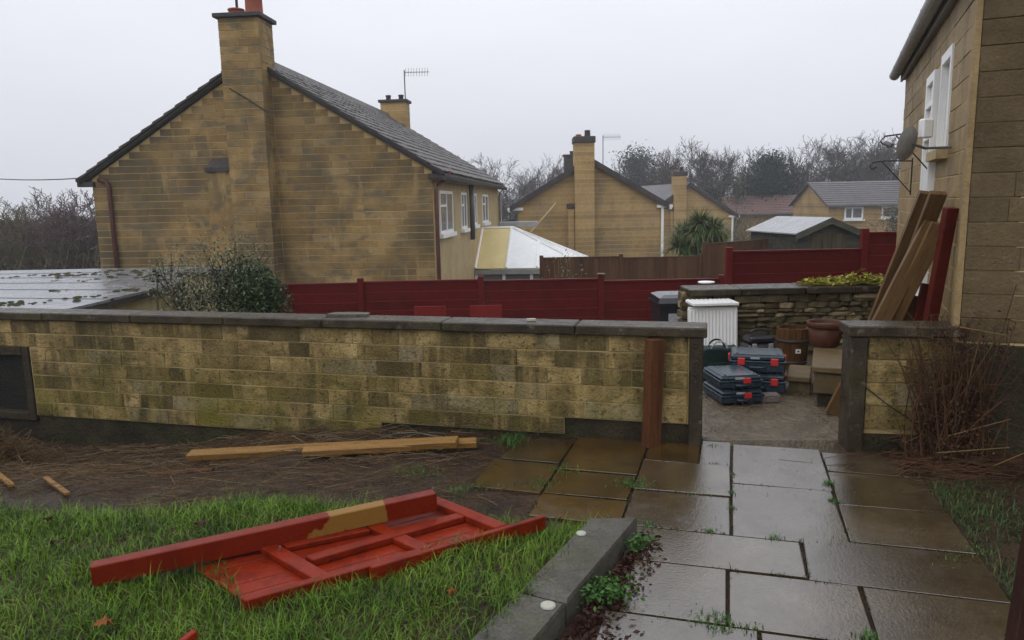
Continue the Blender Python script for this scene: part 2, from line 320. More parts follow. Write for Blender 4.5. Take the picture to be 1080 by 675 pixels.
def unit(m, kind='block'):
    """shared meshes for pieces: a chamfered unit block, or a rough stone"""
    k = (m, kind)
    if k not in _unit:
        L = []
        for i in range(5 if kind == 'block' else 9):
            if kind == 'block':
                b = MB(); j = rng.uniform(-.012, .012, (8, 3))
                b.box((0, 0, 0), (1, 1, 1)); me0 = b
                p = np.array([[x, y, z] for x in (-.5, .5) for y in (-.5, .5) for z in (-.5, .5)])
                q = MB()
                # back corners, front ring (y=-.42), inset front face (y=-.5)
                e = .006; f = .022
                ring = np.array([[-.5, -.44, -.5], [.5, -.44, -.5], [.5, -.44, .5], [-.5, -.44, .5]]) + rng.uniform(-.004, .004, (4, 3)) * [1, 0, 3]
                back = np.array([[-.5, .5, -.5], [.5, .5, -.5], [.5, .5, .5], [-.5, .5, .5]])
                fr = np.array([[-.5 + e, -.5, -.5 + f], [.5 - e, -.5, -.5 + f], [.5 - e, -.5, .5 - f], [-.5 + e, -.5, .5 - f]]) + rng.uniform(-.006, .006, (4, 3)) * [1, 6, 2]
                q.add(np.vstack([back, ring, fr]), [(3, 2, 1, 0)] + [(a, (a + 1) % 4, 4 + (a + 1) % 4, 4 + a) for a in range(4)] +
                      [(4 + a, 4 + (a + 1) % 4, 8 + (a + 1) % 4, 8 + a) for a in range(4)] + [(8, 9, 10, 11)])
                L.append(q.mesh('block'))
            elif kind == 'slab':
                q = MB(); q.box((0, 0, 0), (1, 1, 1), ch=.0); me = None
                e = rng.uniform(.006, .014); t = rng.uniform(-.008, .008, (4, 2))
                base = np.array([[-.5, -.5], [.5, -.5], [.5, .5], [-.5, .5]]) + t
                q = MB(); q.add(np.vstack([np.c_[base, [-.5] * 4], np.c_[base, [.47] * 4], np.c_[base * (1 - 1.0 * e), [.5] * 4 + rng.uniform(-.02, .02, 4)]]),
                                [(3, 2, 1, 0)] + [(a, (a + 1) % 4, 4 + (a + 1) % 4, 4 + a) for a in range(4)] + [(4 + a, 4 + (a + 1) % 4, 8 + (a + 1) % 4, 8 + a) for a in range(4)] + [(8, 9, 10, 11)])
                L.append(q.mesh('slab'))
            else:                              # rough stone: a 3x1x2 cage with every vertex pushed about
                xs = [-.5, -.2, .2, .5]; q = MB(); vs = []; fs = []
                for x in xs:
                    for (y, z) in ((.5, -.5), (-.42, -.5), (-.56, 0), (-.42, .5), (.5, .5)):
                        g = 1 - .22 * (abs(x) > .4)
                        vs.append((x + rng.uniform(-.05, .05), y * (1 - .15 * (abs(x) > .4)) + rng.uniform(-.07, .07), z * g + rng.uniform(-.09, .09)))
                for i in range(3):
                    for k2 in range(5): fs.append((i * 5 + k2, i * 5 + (k2 + 1) % 5, (i + 1) * 5 + (k2 + 1) % 5, (i + 1) * 5 + k2))
                fs += [(4, 3, 2, 1, 0), (15, 16, 17, 18, 19)]
                q.add(vs, fs); L.append(q.mesh('stone'))
        for me in L: me.materials.append(MATS[m])
        _unit[k] = L
    return random.choice(_unit[k])
def piece(name, parent, m, c, size, rz=0., kind='block', rx=0., ry=0.):
    o = bpy.data.objects.new(name, unit(m, kind)); COL.objects.link(o)
    o.location = [float(v) for v in c]; o.rotation_euler = (rx, ry, rz); o.scale = [float(v) for v in size]
    o.parent = parent
    if parent.type == 'EMPTY': o.matrix_parent_inverse = Matrix.Translation(-parent.location)
    return o
def blockwork(parent, O, u, zs, spans, length, depth, m, joint=.009, name='stone_block', proud=0., jl=.35, face=-1):
    """courses of single blocks on a face through O running along u; spans(z0,z1) gives the free stretches"""
    O = V3(O); u = V3(u); n = np.array([u[1], -u[0], 0]) * (1 if face < 0 else -1); rz = math.atan2(u[1], u[0]) + (0 if face < 0 else math.pi); cnt = 0
    for i in range(len(zs) - 1):
        z0, z1 = zs[i], zs[i + 1]
        for (t0, t1) in spans(z0, z1):
            t = t0; first = True
            while t < t1 - .02:
                l = length * random.uniform(1 - jl, 1 + jl)
                if first: l *= random.uniform(.45, 1); first = False
                if t1 - t - l < length * .4: l = t1 - t
                c = O + u * (t + l / 2) + n * (proud - depth / 2 + random.uniform(-.0025, .0025)); c[2] = (z0 + z1) / 2
                piece(name, parent, m, c, (l - joint * .45, depth, z1 - z0 - joint), rz); cnt += 1
                t += l
    return cnt

# numpy meshes for foliage, grass and twigs ------------------------------------------------
def np_mesh(name, verts, faces, m, parent=None):
    verts = np.asarray(verts, np.float32).reshape(-1, 3); faces = np.asarray(faces, np.int32); k = faces.shape[1]
    me = bpy.data.meshes.new(name); me.vertices.add(len(verts)); me.vertices.foreach_set('co', verts.ravel())
    me.loops.add(faces.size); me.loops.foreach_set('vertex_index', faces.ravel())
    me.polygons.add(len(faces)); me.polygons.foreach_set('loop_start', np.arange(0, faces.size, k, dtype=np.int32))
    me.polygons.foreach_set('loop_total', np.full(len(faces), k, np.int32)); me.update(calc_edges=True); me.validate()
    return link(name, me, m, parent)
def blade_arrays(base, h, wd, lean, az=None, seg=3, curl=1.4):
    """curved tapering blades: base (n,3), heights, widths, lean"""
    n = len(base); az = rng.uniform(0, 2 * np.pi, n) if az is None else az
    d = np.c_[np.cos(az), np.sin(az), np.zeros(n)]; side = np.c_[-np.sin(az), np.cos(az), np.zeros(n)]
    tw = rng.uniform(-1, 1, n)[:, None]; side = side + d * tw * .6
    V = []
    for i in range(seg + 1):
        t = i / seg; ang = lean * (t ** .9) * curl / 1.4
        c = base + d * (h * t * np.sin(ang))[:, None] + np.c_[np.zeros(n), np.zeros(n), h * t * np.cos(ang)]
        wv = (wd * (1 - t ** 1.5) / 2 + 1e-4)[:, None]
        V += [c - side * wv, c + side * wv]
    V = np.stack(V, 1).reshape(-1, 3); k = 2 * (seg + 1)
    f = np.array([[2 * i, 2 * i + 1, 2 * i + 3, 2 * i + 2] for i in range(seg)])
    Fc = (np.arange(n)[:, None, None] * k + f[None]).reshape(-1, 4)
    return V, Fc
def leaves(cent, size, flat=.0, aspect=.55):
    """small pointed leaf quads turned every way"""
    n = len(cent); size = np.broadcast_to(size, (n,))
    a = rng.normal(size=(n, 3)); a[:, 2] *= (1 - flat); a /= np.linalg.norm(a, axis=1)[:, None]
    b = rng.normal(size=(n, 3)); b -= a * (a * b).sum(1)[:, None]; b /= np.linalg.norm(b, axis=1)[:, None]
    s = size[:, None]
    V = np.stack([cent - a * s * .5, cent + b * s * aspect * .5, cent + a * s * .5, cent - b * s * aspect * .5], 1).reshape(-1, 3)
    return V, np.arange(4 * n).reshape(-1, 4)
def sticks(p0, p1, r0, r1, n=3):
    p0 = np.asarray(p0, float); p1 = np.asarray(p1, float); t = p1 - p0; t /= np.linalg.norm(t, axis=1)[:, None] + 1e-9
    ref = np.where(np.abs(t[:, 2:3]) < .9, [[0, 0, 1.]], [[1., 0, 0]]); a = np.cross(t, ref); a /= np.linalg.norm(a, axis=1)[:, None]; b = np.cross(t, a)
    V = []
    for P, r in ((p0, r0), (p1, r1)):
        r = np.broadcast_to(np.asarray(r, float), (len(p0),))
        for k in range(n):
            q = 2 * math.pi * k / n; V.append(P + r[:, None] * (math.cos(q) * a + math.sin(q) * b))
    V = np.stack(V, 1).reshape(-1, 3); f = np.array([[k, (k + 1) % n, n + (k + 1) % n, n + k] for k in range(n)])
    return V, (np.arange(len(p0))[:, None, None] * 2 * n + f[None]).reshape(-1, 4)

# ================================================================== SETTING: ground
def sheet(name, xs, ys, zf, m, label_kind='structure'):
    X, Y = np.meshgrid(xs, ys); Z = zf(X, Y); nx, ny = len(xs), len(ys)
    V = np.c_[X.ravel(), Y.ravel(), Z.ravel()]; i, j = np.meshgrid(np.arange(nx - 1), np.arange(ny - 1)); a = (j * nx + i).ravel()
    o = np_mesh(name, V, np.c_[a, a + 1, a + nx + 1, a + nx], m); o['kind'] = label_kind
    o.data.polygons.foreach_set('use_smooth', [True] * len(o.data.polygons)); return o
def sst(a, b, x): t = np.clip((x - a) / (b - a), 0, 1); return t * t * (3 - 2 * t)
def lower_z(X, Y):
    return -.9 - 1.65 * sst(11.5, 17, Y) - .75 * sst(18, 38, Y) - .8 * sst(38, 70, Y) + 4. * sst(95, 210, Y)
sheet('ground', np.r_[-160:-40:10j, -38:38:58j, 40:160:10j], np.r_[-70:0:8j, 2:40:60j, 42:210:40j], lower_z, 'lower_ground')

# garden wall line: A is its right end, WD runs left along the front, WN looks back
A = V3((1.28, 4.86, 0)); WD = V3((-.966, .2585, 0)); WN = V3((.2585, .966, 0))
def wp(t, d=0., z=0.): return A + WD * t + WN * d + V3((0, 0, z))
def wall_y(X): return A[1] + (X - A[0]) * WD[1] / WD[0]
def terrace_z(X, Y):
    d = wall_y(X) - Y                                        # distance in front of the wall
    z = -.022 - .34 * sst(-.9, -3.6, X) * sst(1.7, .35, d)
    z = z + .03 * np.sin(X * 5.1 + Y * 2) * sst(-.5, -1.3, X) * .5 + .02 * np.sin(X * 11 - Y * 9) * sst(-.5, -1.3, X) * .5
    return z
# earth terrace up to the back of the wall
xs = np.linspace(-10, 8, 200); ts = np.linspace(0, 1, 110)
X = np.repeat(xs[None], 110, 0); Yb = np.where(xs < 2.2, wall_y(xs) + .08, np.where(xs < 3.3, 4.9, 4.9)); Y = -8 + (Yb[None] + 8) * (ts[:, None] ** .6)
V = np.c_[X.ravel(), Y.ravel(), terrace_z(X, Y).ravel()]; ii, jj = np.meshgrid(np.arange(199), np.arange(109)); a = (jj * 200 + ii).ravel()
o = np_mesh('garden_soil', V, np.c_[a, a + 1, a + 201, a + 200], 'soil'); o['kind'] = 'structure'
o.data.polygons.foreach_set('use_smooth', [True] * len(o.data.polygons))

# paving: path axes measured off the joints, PU across, PV away from the camera
PO = V3((1.475, 4.821, 0)); PU = V3((.9585, -.285, 0)); PV = V3((.285, .9585, 0)); PR = math.atan2(PU[1], PU[0])
def uv(u, v, z=0.): return PO + PU * u + PV * v + V3((0, 0, z))
def UV(p): q = V3(p) - PO; return q @ PU, q @ PV
pav = bpy.data.objects.new('paved_path', None); COL.objects.link(pav); pav.location = uv(.3, -1); pav['kind'] = 'structure'
SL = [(0, .555, .045, -.69), (0, .545, -.69, -1.405),                                           # middle column
      (-.2, -.008, .07, -.41), (-.55, -.008, -.415, -.915), (-.55, -.008, -.92, -1.405),          # left of it
      (.56, 1.08, -.0, -.35), (.56, 1.08, -.355, -.875), (.55, 1.09, -.88, -1.345),               # right column
      (-.50, .32, -1.415, -1.775), (.325, 1.095, -1.36, -1.79),                                   # cross row
      (-.44, -.02, -1.785, -2.24), (-.012, .52, -1.785, -2.24), (.53, 1.10, -1.80, -2.28),
      (-.50, .10, -2.25, -2.72), (.11, .62, -2.25, -2.72), (.63, 1.1, -2.29, -2.72), (-.5, .05, -2.73, -3.3), (.06, .6, -2.73, -3.3), (.61, 1.1, -2.73, -3.3),
      (-.5, .05, -3.31, -3.9), (.06, .6, -3.31, -3.9), (.61, 1.1, -3.31, -3.9)]
SO = [(-.545, -.205, -.03, -.41), (-1.05, -.555, -.06, -.70), (-1.46, -1.06, -.16, -.60), (-1.05, -.56, -.71, -1.09), (-1.5, -1.06, -.61, -1.10), (-1.05, -.555, -1.1, -1.42)]
for lst, m in ((SL, 'slab'), (SO, 'slab_ochre')):
    for (u0, u1, v0, v1) in lst:
        g = .009 if m == 'slab' else .006; o = piece('paving_slab', pav, m, uv((u0 + u1) / 2, (v0 + v1) / 2, -.025 + random.uniform(-.004, .004)), (u1 - u0 - g, v0 - v1 - g, .05), PR + random.uniform(-.008, .008),
                      'slab', random.uniform(-.005, .005), random.uniform(-.005, .005))
# two chipped corners left as broken pieces by the wall
# concrete yard behind the gap
pd = MB(); P4 = [uv(-.19, .085), uv(.60, .062), V3((2.2, 4.88, 0)), V3((3.2, 4.85, 0)), V3((4.6, 8.3, 0)), V3((1.75, 8.3, 0)), V3((1.45, 6.0, 0))]
n = 46; gx, gy = np.meshgrid(np.linspace(0, 1, n), np.linspace(0, 1, n))
Lft = np.array([uv(-.19, .085), (1.36, 5.6, 0), (1.45, 6.2, 0), (1.75, 8.3, 0)]); Rgt = np.array([(3.25, 4.86, 0), (3.5, 5.7, 0), (3.8, 6.6, 0), (4.6, 8.3, 0)])
def interp(P, t): k = np.linspace(0, 1, len(P)); return np.stack([np.interp(t, k, P[:, i]) for i in range(3)], -1)
PL, PRr = interp(Lft, np.linspace(0, 1, n)), interp(Rgt, np.linspace(0, 1, n))
Vp = PL[:, None] * (1 - gx[0][None, :, None]) + PRr[:, None] * gx[0][None, :, None]
fr_ = Vp[0].copy(); tt = (fr_[:, 0] - Vp[0, 0, 0]) / (Vp[0, -1, 0] - Vp[0, 0, 0])
Vp[..., 2] = -.006 + .012 * np.sin(Vp[..., 0] * 4.1) * np.sin(Vp[..., 1] * 3.3) * np.clip(gy * 6, 0, 1) - .0 * gy
Vs = Vp.reshape(-1, 3); a = (np.arange(n - 1)[:, None] * n + np.arange(n - 1)[None]).ravel()
edge = np.r_[np.arange(n), np.arange(1, n) * n + n - 1, (n - 1) * n + np.arange(n - 2, -1, -1), np.arange(n - 2, 0, -1) * n]
low = Vs[edge].copy(); low[:, 2] = -1.1; k = len(edge); ix = np.arange(k)
o = np_mesh('concrete_yard', np.vstack([Vs, low]), np.vstack([np.c_[a, a + 1, a + n + 1, a + n], np.c_[edge, len(Vs) + ix, len(Vs) + (ix + 1) % k, edge[(ix + 1) % k]]]), 'concrete'); o['kind'] = 'structure'

# ------------------------------------------------------------------ lawn behind its stone edging
KZ = .09
k0, k1, k2, k3 = pz(672, 545, KZ), pz(640, 578, KZ), pz(594, 634, KZ), pz(562, 675, KZ)
kd = k3 - k0; kd /= np.linalg.norm(kd); kn = V3((-kd[1], kd[0], 0));  kn = kn if kn[0] < 0 else -kn
ks = thing('lawn_edging', k1 * [1, 1, 0], 'mossy grey concrete edging stones between lawn and paved path', 'edging')
KL = np.dot(k2 - k0, kd)
kw = .205
for (s0, s1, w0) in ((0.0, KL - .012, kw), (KL + .004, KL + .92, kw), (KL + .93, KL + 1.8, kw)):
    b = MB(); c0 = k0 + kd * s0; c1 = k0 + kd * s1
    top = [c0, c1, c1 + kn * w0, c0 + kn * w0 + kd * (.10 if s0 == 0 else 0)]
    n_ = 8; P = []
    b.prism([p - V3((0, 0, .26)) for p in top], V3((0, 0, .245)))
    ins = .012; cc = sum(top) / 4
    t2 = [p + (cc - p) / np.linalg.norm(cc - p) * ins * 1.4 for p in top]
    b.add(np.array([p - V3((0, 0, .015)) for p in top] + t2), [(i, (i + 1) % 4, 4 + (i + 1) % 4, 4 + i) for i in range(4)] + [(4, 5, 6, 7)])
    ob('edging_stone', b, 'kerb', ks)
for (x, y, r) in ((613, 563, .024), (578, 639, .03)):
    c = pz(x, y, KZ + .001); b = MB(); b.lathe(c, [(r * 1.02, 0), (r, .006), (r * .7, .009), (.001, .010)], 14)
    tag(ob('white_disc', b, 'lichen', None, True), 'small flat white disc on the %s edging stone' % ('far' if y < 600 else 'near'), 'disc', 'white discs on the edging')
# lawn surface: from the edging to the left
GL = np.array([pz(0, 528, .03), pz(120, 531, .03), pz(250, 527, .03), pz(330, 528, .03), pz(470, 534, .03), pz(560, 545, .03), pz(615, 548, .03)])
def lawn_top(X): return np.interp(X, np.r_[-10, GL[:, 0]], np.r_[GL[0, 1] + .9, GL[:, 1]])
kk = k0 + kn * kw
def lawn_right(Y): return kk[0] + kd[0] / kd[1] * (Y - kk[1]) + .02
def lawn_z(X, Y):
    return .055 + .02 * np.sin(2.3 * X + 1) * np.sin(2.9 * Y) + .012 * np.sin(7 * X + 3 * Y) - .065 * sst(.35, 0., lawn_top(X) - Y)
tx = np.linspace(0, 1, 90); ty = np.linspace(0, 1, 50) ** .8
Y0 = -2.0
Xg = np.zeros((50, 90)); Yg = np.zeros((50, 90))
for i, t in enumerate(ty):
    for j, q in enumerate(tx):
        x = -9 + q * (9 + .75); yt = lawn_top(x); y = Y0 + t * (yt - Y0); xr = lawn_right(y)
        Xg[i, j] = min(x, xr); Yg[i, j] = y
V = np.c_[Xg.ravel(), Yg.ravel(), lawn_z(Xg, Yg).ravel()]; ii, jj = np.meshgrid(np.arange(89), np.arange(49)); a = (jj * 90 + ii).ravel()
o = np_mesh('lawn', V, np.c_[a, a + 1, a + 91, a + 90], 'soil'); o['kind'] = 'structure'
def in_frame_grass(n, x0, x1, y0, y1, ok):
    P = np.c_[rng.uniform(x0, x1, n), rng.uniform(y0, y1, n)]; return P[ok(P[:, 0], P[:, 1])]
G1 = in_frame_grass(150000, -4.2, .7, 1.9, 4.9, lambda x, y: (y < lawn_top(x) + rng.normal(0, .045, len(x))) & (x < lawn_right(y) + .03 + rng.normal(0, .018, len(x))) & (x > -y * .85 - .35))
dens = .5 + .5 * np.sin(G1[:, 0] * 3.1 + np.sin(G1[:, 1] * 4.3)) * np.sin(G1[:, 1] * 5.7 + G1[:, 0])
G1 = G1[rng.uniform(0, 1, len(G1)) < .45 + .55 * dens]
G2 = in_frame_grass(26000, -9, .5, -.5, 2.2, lambda x, y: (x < lawn_right(y)) & (x > -5))
GG = np.vstack([G1, G2]); n = len(GG)
cl = .65 + .5 * (np.sin(GG[:, 0] * 9 + GG[:, 1] * 4) * np.sin(GG[:, 1] * 11 - GG[:, 0] * 6) * .5 + .5)
ga, gb, gc = pz(257, 634, .09)[:2], pz(541, 555, .10)[:2], pz(463, 524, .12)[:2]; gxx = (gb - ga) / np.linalg.norm(gb - ga); gyy = np.array([-gxx[1], gxx[0]]); qx, qy = (GG - ga) @ gxx, (GG - ga) @ gyy
ins = (qx > .0) & (qx < np.linalg.norm(gb - ga) + .02) & (qy > .0) & (qy < np.linalg.norm(gc - gb))
h = rng.gamma(6, .0098, n) * cl + .012; h[ins] = np.minimum(h[ins], .012)
V, Fc = blade_arrays(np.c_[GG, lawn_z(GG[:, 0], GG[:, 1]) - .006], h, rng.uniform(.0025, .0055, n), rng.uniform(.25, 1.5, n) * rng.uniform(.6, 1.1, n), seg=3)
tag(np_mesh('lawn_grass', V, Fc, 'grass'), 'bright wet green lawn grass in the left foreground', 'grass', kind='stuff')
# rougher grass at the right of the path
def right_ok(x, y):
    q = (np.c_[x, y] - PO[:2]); u = q @ PU[:2]; v = q @ PV[:2]
    return (u > 1.10 + rng.normal(0, .02, len(x))) & (v < -.34 + rng.normal(0, .06, len(x)) + 0.05 * (u - 1.1)) & (y > 1.2)
G3 = in_frame_grass(60000, 1.8, 4.6, 1.2, 4.5, right_ok); n = len(G3)
keep = rng.uniform(0, 1, n) < np.clip(.35 + .5 * np.sin(G3[:, 0] * 6) * np.sin(G3[:, 1] * 5 + 1) + .25 * (4.4 - G3[:, 1]), .12, 1); G3 = G3[keep]; n = len(G3)
V, Fc = blade_arrays(np.c_[G3, np.full(n, -.025)], rng.gamma(5, .009, n) + .01, rng.uniform(.0025, .005, n), rng.uniform(.4, 1.5, n))
tag(np_mesh('side_grass', V, Fc, 'grass_dull'), 'dull patchy grass right of the paved path', 'grass', kind='stuff')

# ================================================================== GARDEN WALL
CH = .122; CT = .745; TOP = .812; LEN = 8.2
gw = thing('garden_wall', wp(3, 0, -.1), 'long mossy stone block garden wall with dark coping left of the gap', 'wall')
zb = lambda t: CT - (5 if t < .955 else 6 if t < 2.38 else 7) * CH
b = MB()
for (t0, t1) in ((.02, .955), (.955, 2.38), (2.38, 5.68)):
    z = zb((t0 + t1) / 2); b.prism([wp(t0, .006, z), wp(t1, .006, z), wp(t1, .20, z), wp(t0, .20, z)][::-1], V3((0, 0, CT - z)))
HZ = CT - 2.02 * CH                                              # hatch head
b.prism([wp(5.68, .014, HZ), wp(LEN, .014, HZ), wp(LEN, .2, HZ), wp(5.68, .2, HZ)][::-1], V3((0, 0, CT - HZ)))
b.prism([wp(6.75, .014, -.4), wp(LEN, .014, -.4), wp(LEN, .2, -.4), wp(6.75, .2, -.4)][::-1], V3((0, 0, HZ + .4)))
ob('core', b, 'mortar', gw)
b = MB()
for (t0, t1) in ((.0, .955), (.955, 2.38), (2.38, 5.68), (5.681, 6.749)):
    z = zb((t0 + t1) / 2) if t1 < 5.8 else -.163; d = .022 if t1 < 5.8 else .05
    b.prism([wp(t0, d, -1.3), wp(t1, d, -1.3), wp(t1, .205, -1.3), wp(t0, .205, -1.3)][::-1], V3((0, 0, z + 1.297)))
b.prism([wp(6.75, .022, -1.3), wp(LEN, .022, -1.3), wp(LEN, .205, -1.3), wp(6.75, .205, -1.3)][::-1], V3((0, 0, .898)))
ob('plinth', b, 'plinth', gw)
zs = [CT - i * CH for i in range(8)][::-1]
def spn(z0, z1):
    k = round((CT - z1) / CH); e0 = .10
    end = {0: 6.75, 1: 6.75}.get(k, 5.67)
    st = e0 if k < 5 else .957 if k == 5 else 2.382
    r = [(st, end)]
    if k >= 2: r.append((6.76, LEN - .6))
    return r
blockwork(gw, wp(0), WD, zs, spn, .31, .05, 'wall_block', .009, face=1, jl=.5)
# coping stones, mitred over the upright at the end
t = -.025
while t < LEN:
    l = .93 * random.uniform(.92, 1.08)
    c = wp(t + l / 2, .095, (TOP + CT) / 2); b = MB(); b.box((0, 0, 0), (l - .007, .262, TOP - CT), None, .008)
    o = ob('coping_stone', b, 'coping', gw); o.location = c + V3((0, 0, random.uniform(-.002, .002))); o.rotation_euler = (random.uniform(-.006, .006), 0, math.atan2(WD[1], WD[0]) + math.pi); t += l
b = MB(); b.box((0, 0, 0), (.092, .245, CT + .14), None, .008); o = ob('end_upright', b, 'coping', gw)
o.location = wp(.047, .095, (CT - .003 - .14) / 2); o.rotation_euler = (0, 0, math.atan2(WD[1], WD[0]) + math.pi)
# dark hatch low in the wall at the left edge
hd = MB(); hd.box((0, 0, 0), (.98, .03, .62), rotz(math.atan2(WD[1], WD[0]))); o = ob('hatch_door', hd, 'hatch', gw); o.location = wp(6.22, .09, .16)
for (t0, t1, z0, z1) in ((5.69, 5.765, -.16, HZ - .003), (6.67, 6.745, -.16, HZ - .003), (5.767, 6.668, HZ - .075, HZ - .004), (5.767, 6.668, -.16, -.09)):
    b = MB(); b.box((0, 0, 0), (t1 - t0, .11, z1 - z0), rotz(math.atan2(WD[1], WD[0])), .005); o = ob('hatch_frame', b, 'hatch_frame', gw); o.location = wp((t0 + t1) / 2, .05, (z0 + z1) / 2)
# pieces of flat stone left on the coping
for (x, y, l, wd, th, rz, lb) in ((382, 329, .34, .14, .022, .1, 'thin flat grey stone lying on the wall coping'), (372, 332, .22, .1, .016, -.2, 'smaller flat stone beside the larger one on the coping'), (567, 333.5, .07, .04, .014, .3, 'tiny white chip lying on the wall coping')):
    c = pz(x, y, TOP); c = wp((c - A) @ WD, .15, TOP + .001 + th / 2) if l > .1 else wp((c - A) @ WD, .12, TOP + .001 + th / 2); b = MB()
    pl = [(-.5, -.4), (-.1, -.5), (.5, -.35), (.45, .3), (.05, .5), (-.42, .35)]
    b.prism([(p[0] * l, p[1] * wd, -th / 2) for p in pl], V3((0, 0, th))); o = ob('flat_stone', b, 'kerb' if l > .1 else 'lichen'); o.location = c; o.rotation_euler = (0, 0, rz - .26); tag(o, lb, 'stone')

# upright board leaning on the wall
def board(name, p0, p1, wd, th, m, up, label=None, cat=None, parent=None, ch=.004, nseg=0):
    """a sawn board from p0 to p1; `up` is the direction its broad face looks"""
    p0, p1, up = V3(p0), V3(p1), V3(up); x = p1 - p0; L = np.linalg.norm(x); x /= L; z = up - x * (up @ x); z /= np.linalg.norm(z); y = np.cross(z, x)
    b = MB(); b.box((L / 2, 0, 0), (L, wd, th), None, ch); o = ob(name, b, m)
    M_ = Matrix(((x[0], y[0], z[0], p0[0]), (x[1], y[1], z[1], p0[1]), (x[2], y[2], z[2], p0[2]), (0, 0, 0, 1)))
    if parent is not None:
        o.parent = parent
        if parent.type == 'EMPTY': o.matrix_parent_inverse = Matrix.Translation(-parent.location)
    o.matrix_basis = M_
    return tag(o, label, cat) if label else o
b0 = wp(.335, -.10, -.002); b1 = wp(.315, -.062, .735)
board('leaning_board', b0, b1, .115, .075, 'post_wood', V3((.5, -.87, 0)), 'wet reddish brown board standing upright against the garden wall', 'board')

# ---------- short wall right of the gap
Q0 = V3((2.21, 4.735, 0)); HC = None
QD = V3((.985, -.17, 0)); QD /= np.linalg.norm(QD); QN = V3((-QD[1], QD[0], 0))
def qp(t, d=0., z=0.): return Q0 + QD * t + QN * d + V3((0, 0, z))
QT = .755; QTOP = .825; QL = .80; QC = .155
pw = thing('gate_wall', qp(.4), 'short pale block wall with dark coping between the gap and the house', 'wall')
b = MB(); b.prism([qp(.03, .013, .1), qp(QL, .013, .1), qp(QL, .19, .1), qp(.03, .19, .1)], V3((0, 0, QT - .1))); ob('core', b, 'mortar', pw)
b = MB(); b.prism([qp(.03, .004, -.2), qp(QL, .004, -.2), qp(QL, .195, -.2), qp(.03, .195, -.2)], V3((0, 0, .297))); ob('plinth', b, 'plinth', pw)
blockwork(pw, qp(0), QD, [QT - i * QC for i in range(5)][::-1] , lambda a, c: [(.105, QL)], .33, .05, 'wall_block', .008)
b = MB(); b.box((0, 0, 0), (.1, .235, QT + .15), None, .008); o = ob('end_upright', b, 'coping', pw); o.location = qp(.05, .095, (QT - .15) / 2 - .002); o.rotation_euler = (0, 0, math.atan2(QD[1], QD[0]))
b = MB(); b.box((0, 0, 0), (QL + .02, .262, QTOP - QT), None, .008); o = ob('coping_stone', b, 'coping', pw); o.location = qp(QL / 2 - .012, .095, (QTOP + QT) / 2); o.rotation_euler = (0, 0, math.atan2(QD[1], QD[0]))
c0 = pp(905, 402, qp(0, -.012), QN); c1 = pp(967, 447, qp(0, -.012), QN)
b = MB(); b.tube([c0, c0 * .5 + c1 * .5 + V3((0, 0, -.012)), c1], .0035, 5); tag(ob('loose_wire', b, 'wire'), 'thin dark wire slanting down the short block wall', 'wire')

# ================================================================== RIGHT-HAND HOUSE
hc = pY(1007, 330, 4.62); HX, HY = hc[0], hc[1]
RD = V3((.394, .919, 0)); RD /= np.linalg.norm(RD); RG = V3((RD[1], -RD[0], 0))          # along the facade / along the gable wall
RNF = -RG                                                                              # facade looks left
def rf(t, d=0., z=0.): return V3((HX, HY, 0)) + RD * t + RNF * d + V3((0, 0, z))       # facade coordinates, d outwards
def rg(t, d=0., z=0.): return V3((HX, HY, 0)) + RG * t - RD * d + V3((0, 0, z))        # gable coordinates, d outwards
REAVE = 3.02; RLEN = 4.75; RW = 3.4
rh = thing('stone_house', rf(0, 0, 0) + RG * 1, 'large stone house at the right edge with white window and grey gutter', 'house')
b = MB()
WINS = (.90, 1.36, 1.98, 2.64); DOOR = (1.46, 2.0, .34, 2.62)
# facade core built round its openings
def fcore(t0, t1, z0, z1):
    b.prism([rf(t0, -.005, z0), rf(t1, -.005, z0), rf(t1, -.3, z0), rf(t0, -.3, z0)][::-1], V3((0, 0, z1 - z0)))
fcore(.015, WINS[0], -1.2, REAVE); fcore(WINS[0], WINS[1], -1.2, WINS[2]); fcore(WINS[0], WINS[1], WINS[3], REAVE); fcore(WINS[1], DOOR[0], -1.2, REAVE)
fcore(DOOR[0], DOOR[1], -1.2, DOOR[2]); fcore(DOOR[0], DOOR[1], DOOR[3], REAVE); fcore(DOOR[1], RLEN, -1.2, REAVE)
gp = [rg(.3, -.005, -1.2), rg(RW * 2, -.005, -1.2), rg(RW * 2, -.005, REAVE), rg(RW, -.005, REAVE + 1.9), rg(.3, -.005, REAVE + .17), rg(.3, -.005, REAVE)]
b.prism(gp, RD * .3)
b.prism([rg(.3, -RLEN + .3, -1.2), rg(RW * 2, -RLEN + .3, -1.2), rg(RW * 2, -RLEN + .3, REAVE), rg(RW, -RLEN + .3, REAVE + 1.9), rg(.3, -RLEN + .3, REAVE)], RD * .3)
ob('wall', b, 'house_mortar', rh)
RC = .149; zR = [.735 + i * RC for i in range(17)]
def fs_(z0, z1):
    cuts = []; zm = (z0 + z1) / 2
    if WINS[2] < zm < WINS[3]: cuts.append((WINS[0], WINS[1]))
    if DOOR[2] < zm < DOOR[3]: cuts.append((DOOR[0], DOOR[1]))
    r = []; t = .10
    for (c0, c1) in cuts: r.append((t, c0)); t = c1
    r.append((t, RLEN)); return r
zF = [.735 - RC * 3 + i * RC for i in range(19)]; zF[-1] = REAVE - .03
blockwork(rh, rf(0), RD, zF, fs_, .50, .05, 'right_block', .007, jl=.3, face=1)
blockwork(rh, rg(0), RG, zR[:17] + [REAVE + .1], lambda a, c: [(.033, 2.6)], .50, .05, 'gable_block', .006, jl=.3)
b = MB(); b.prism([rg(.0, .035, -.3), rg(RW * 2, .035, -.3), rg(RW * 2, -.05, -.3), rg(0, -.05, -.3)], V3((0, 0, 1.02))); ob('plinth', b, 'plinth', rh)
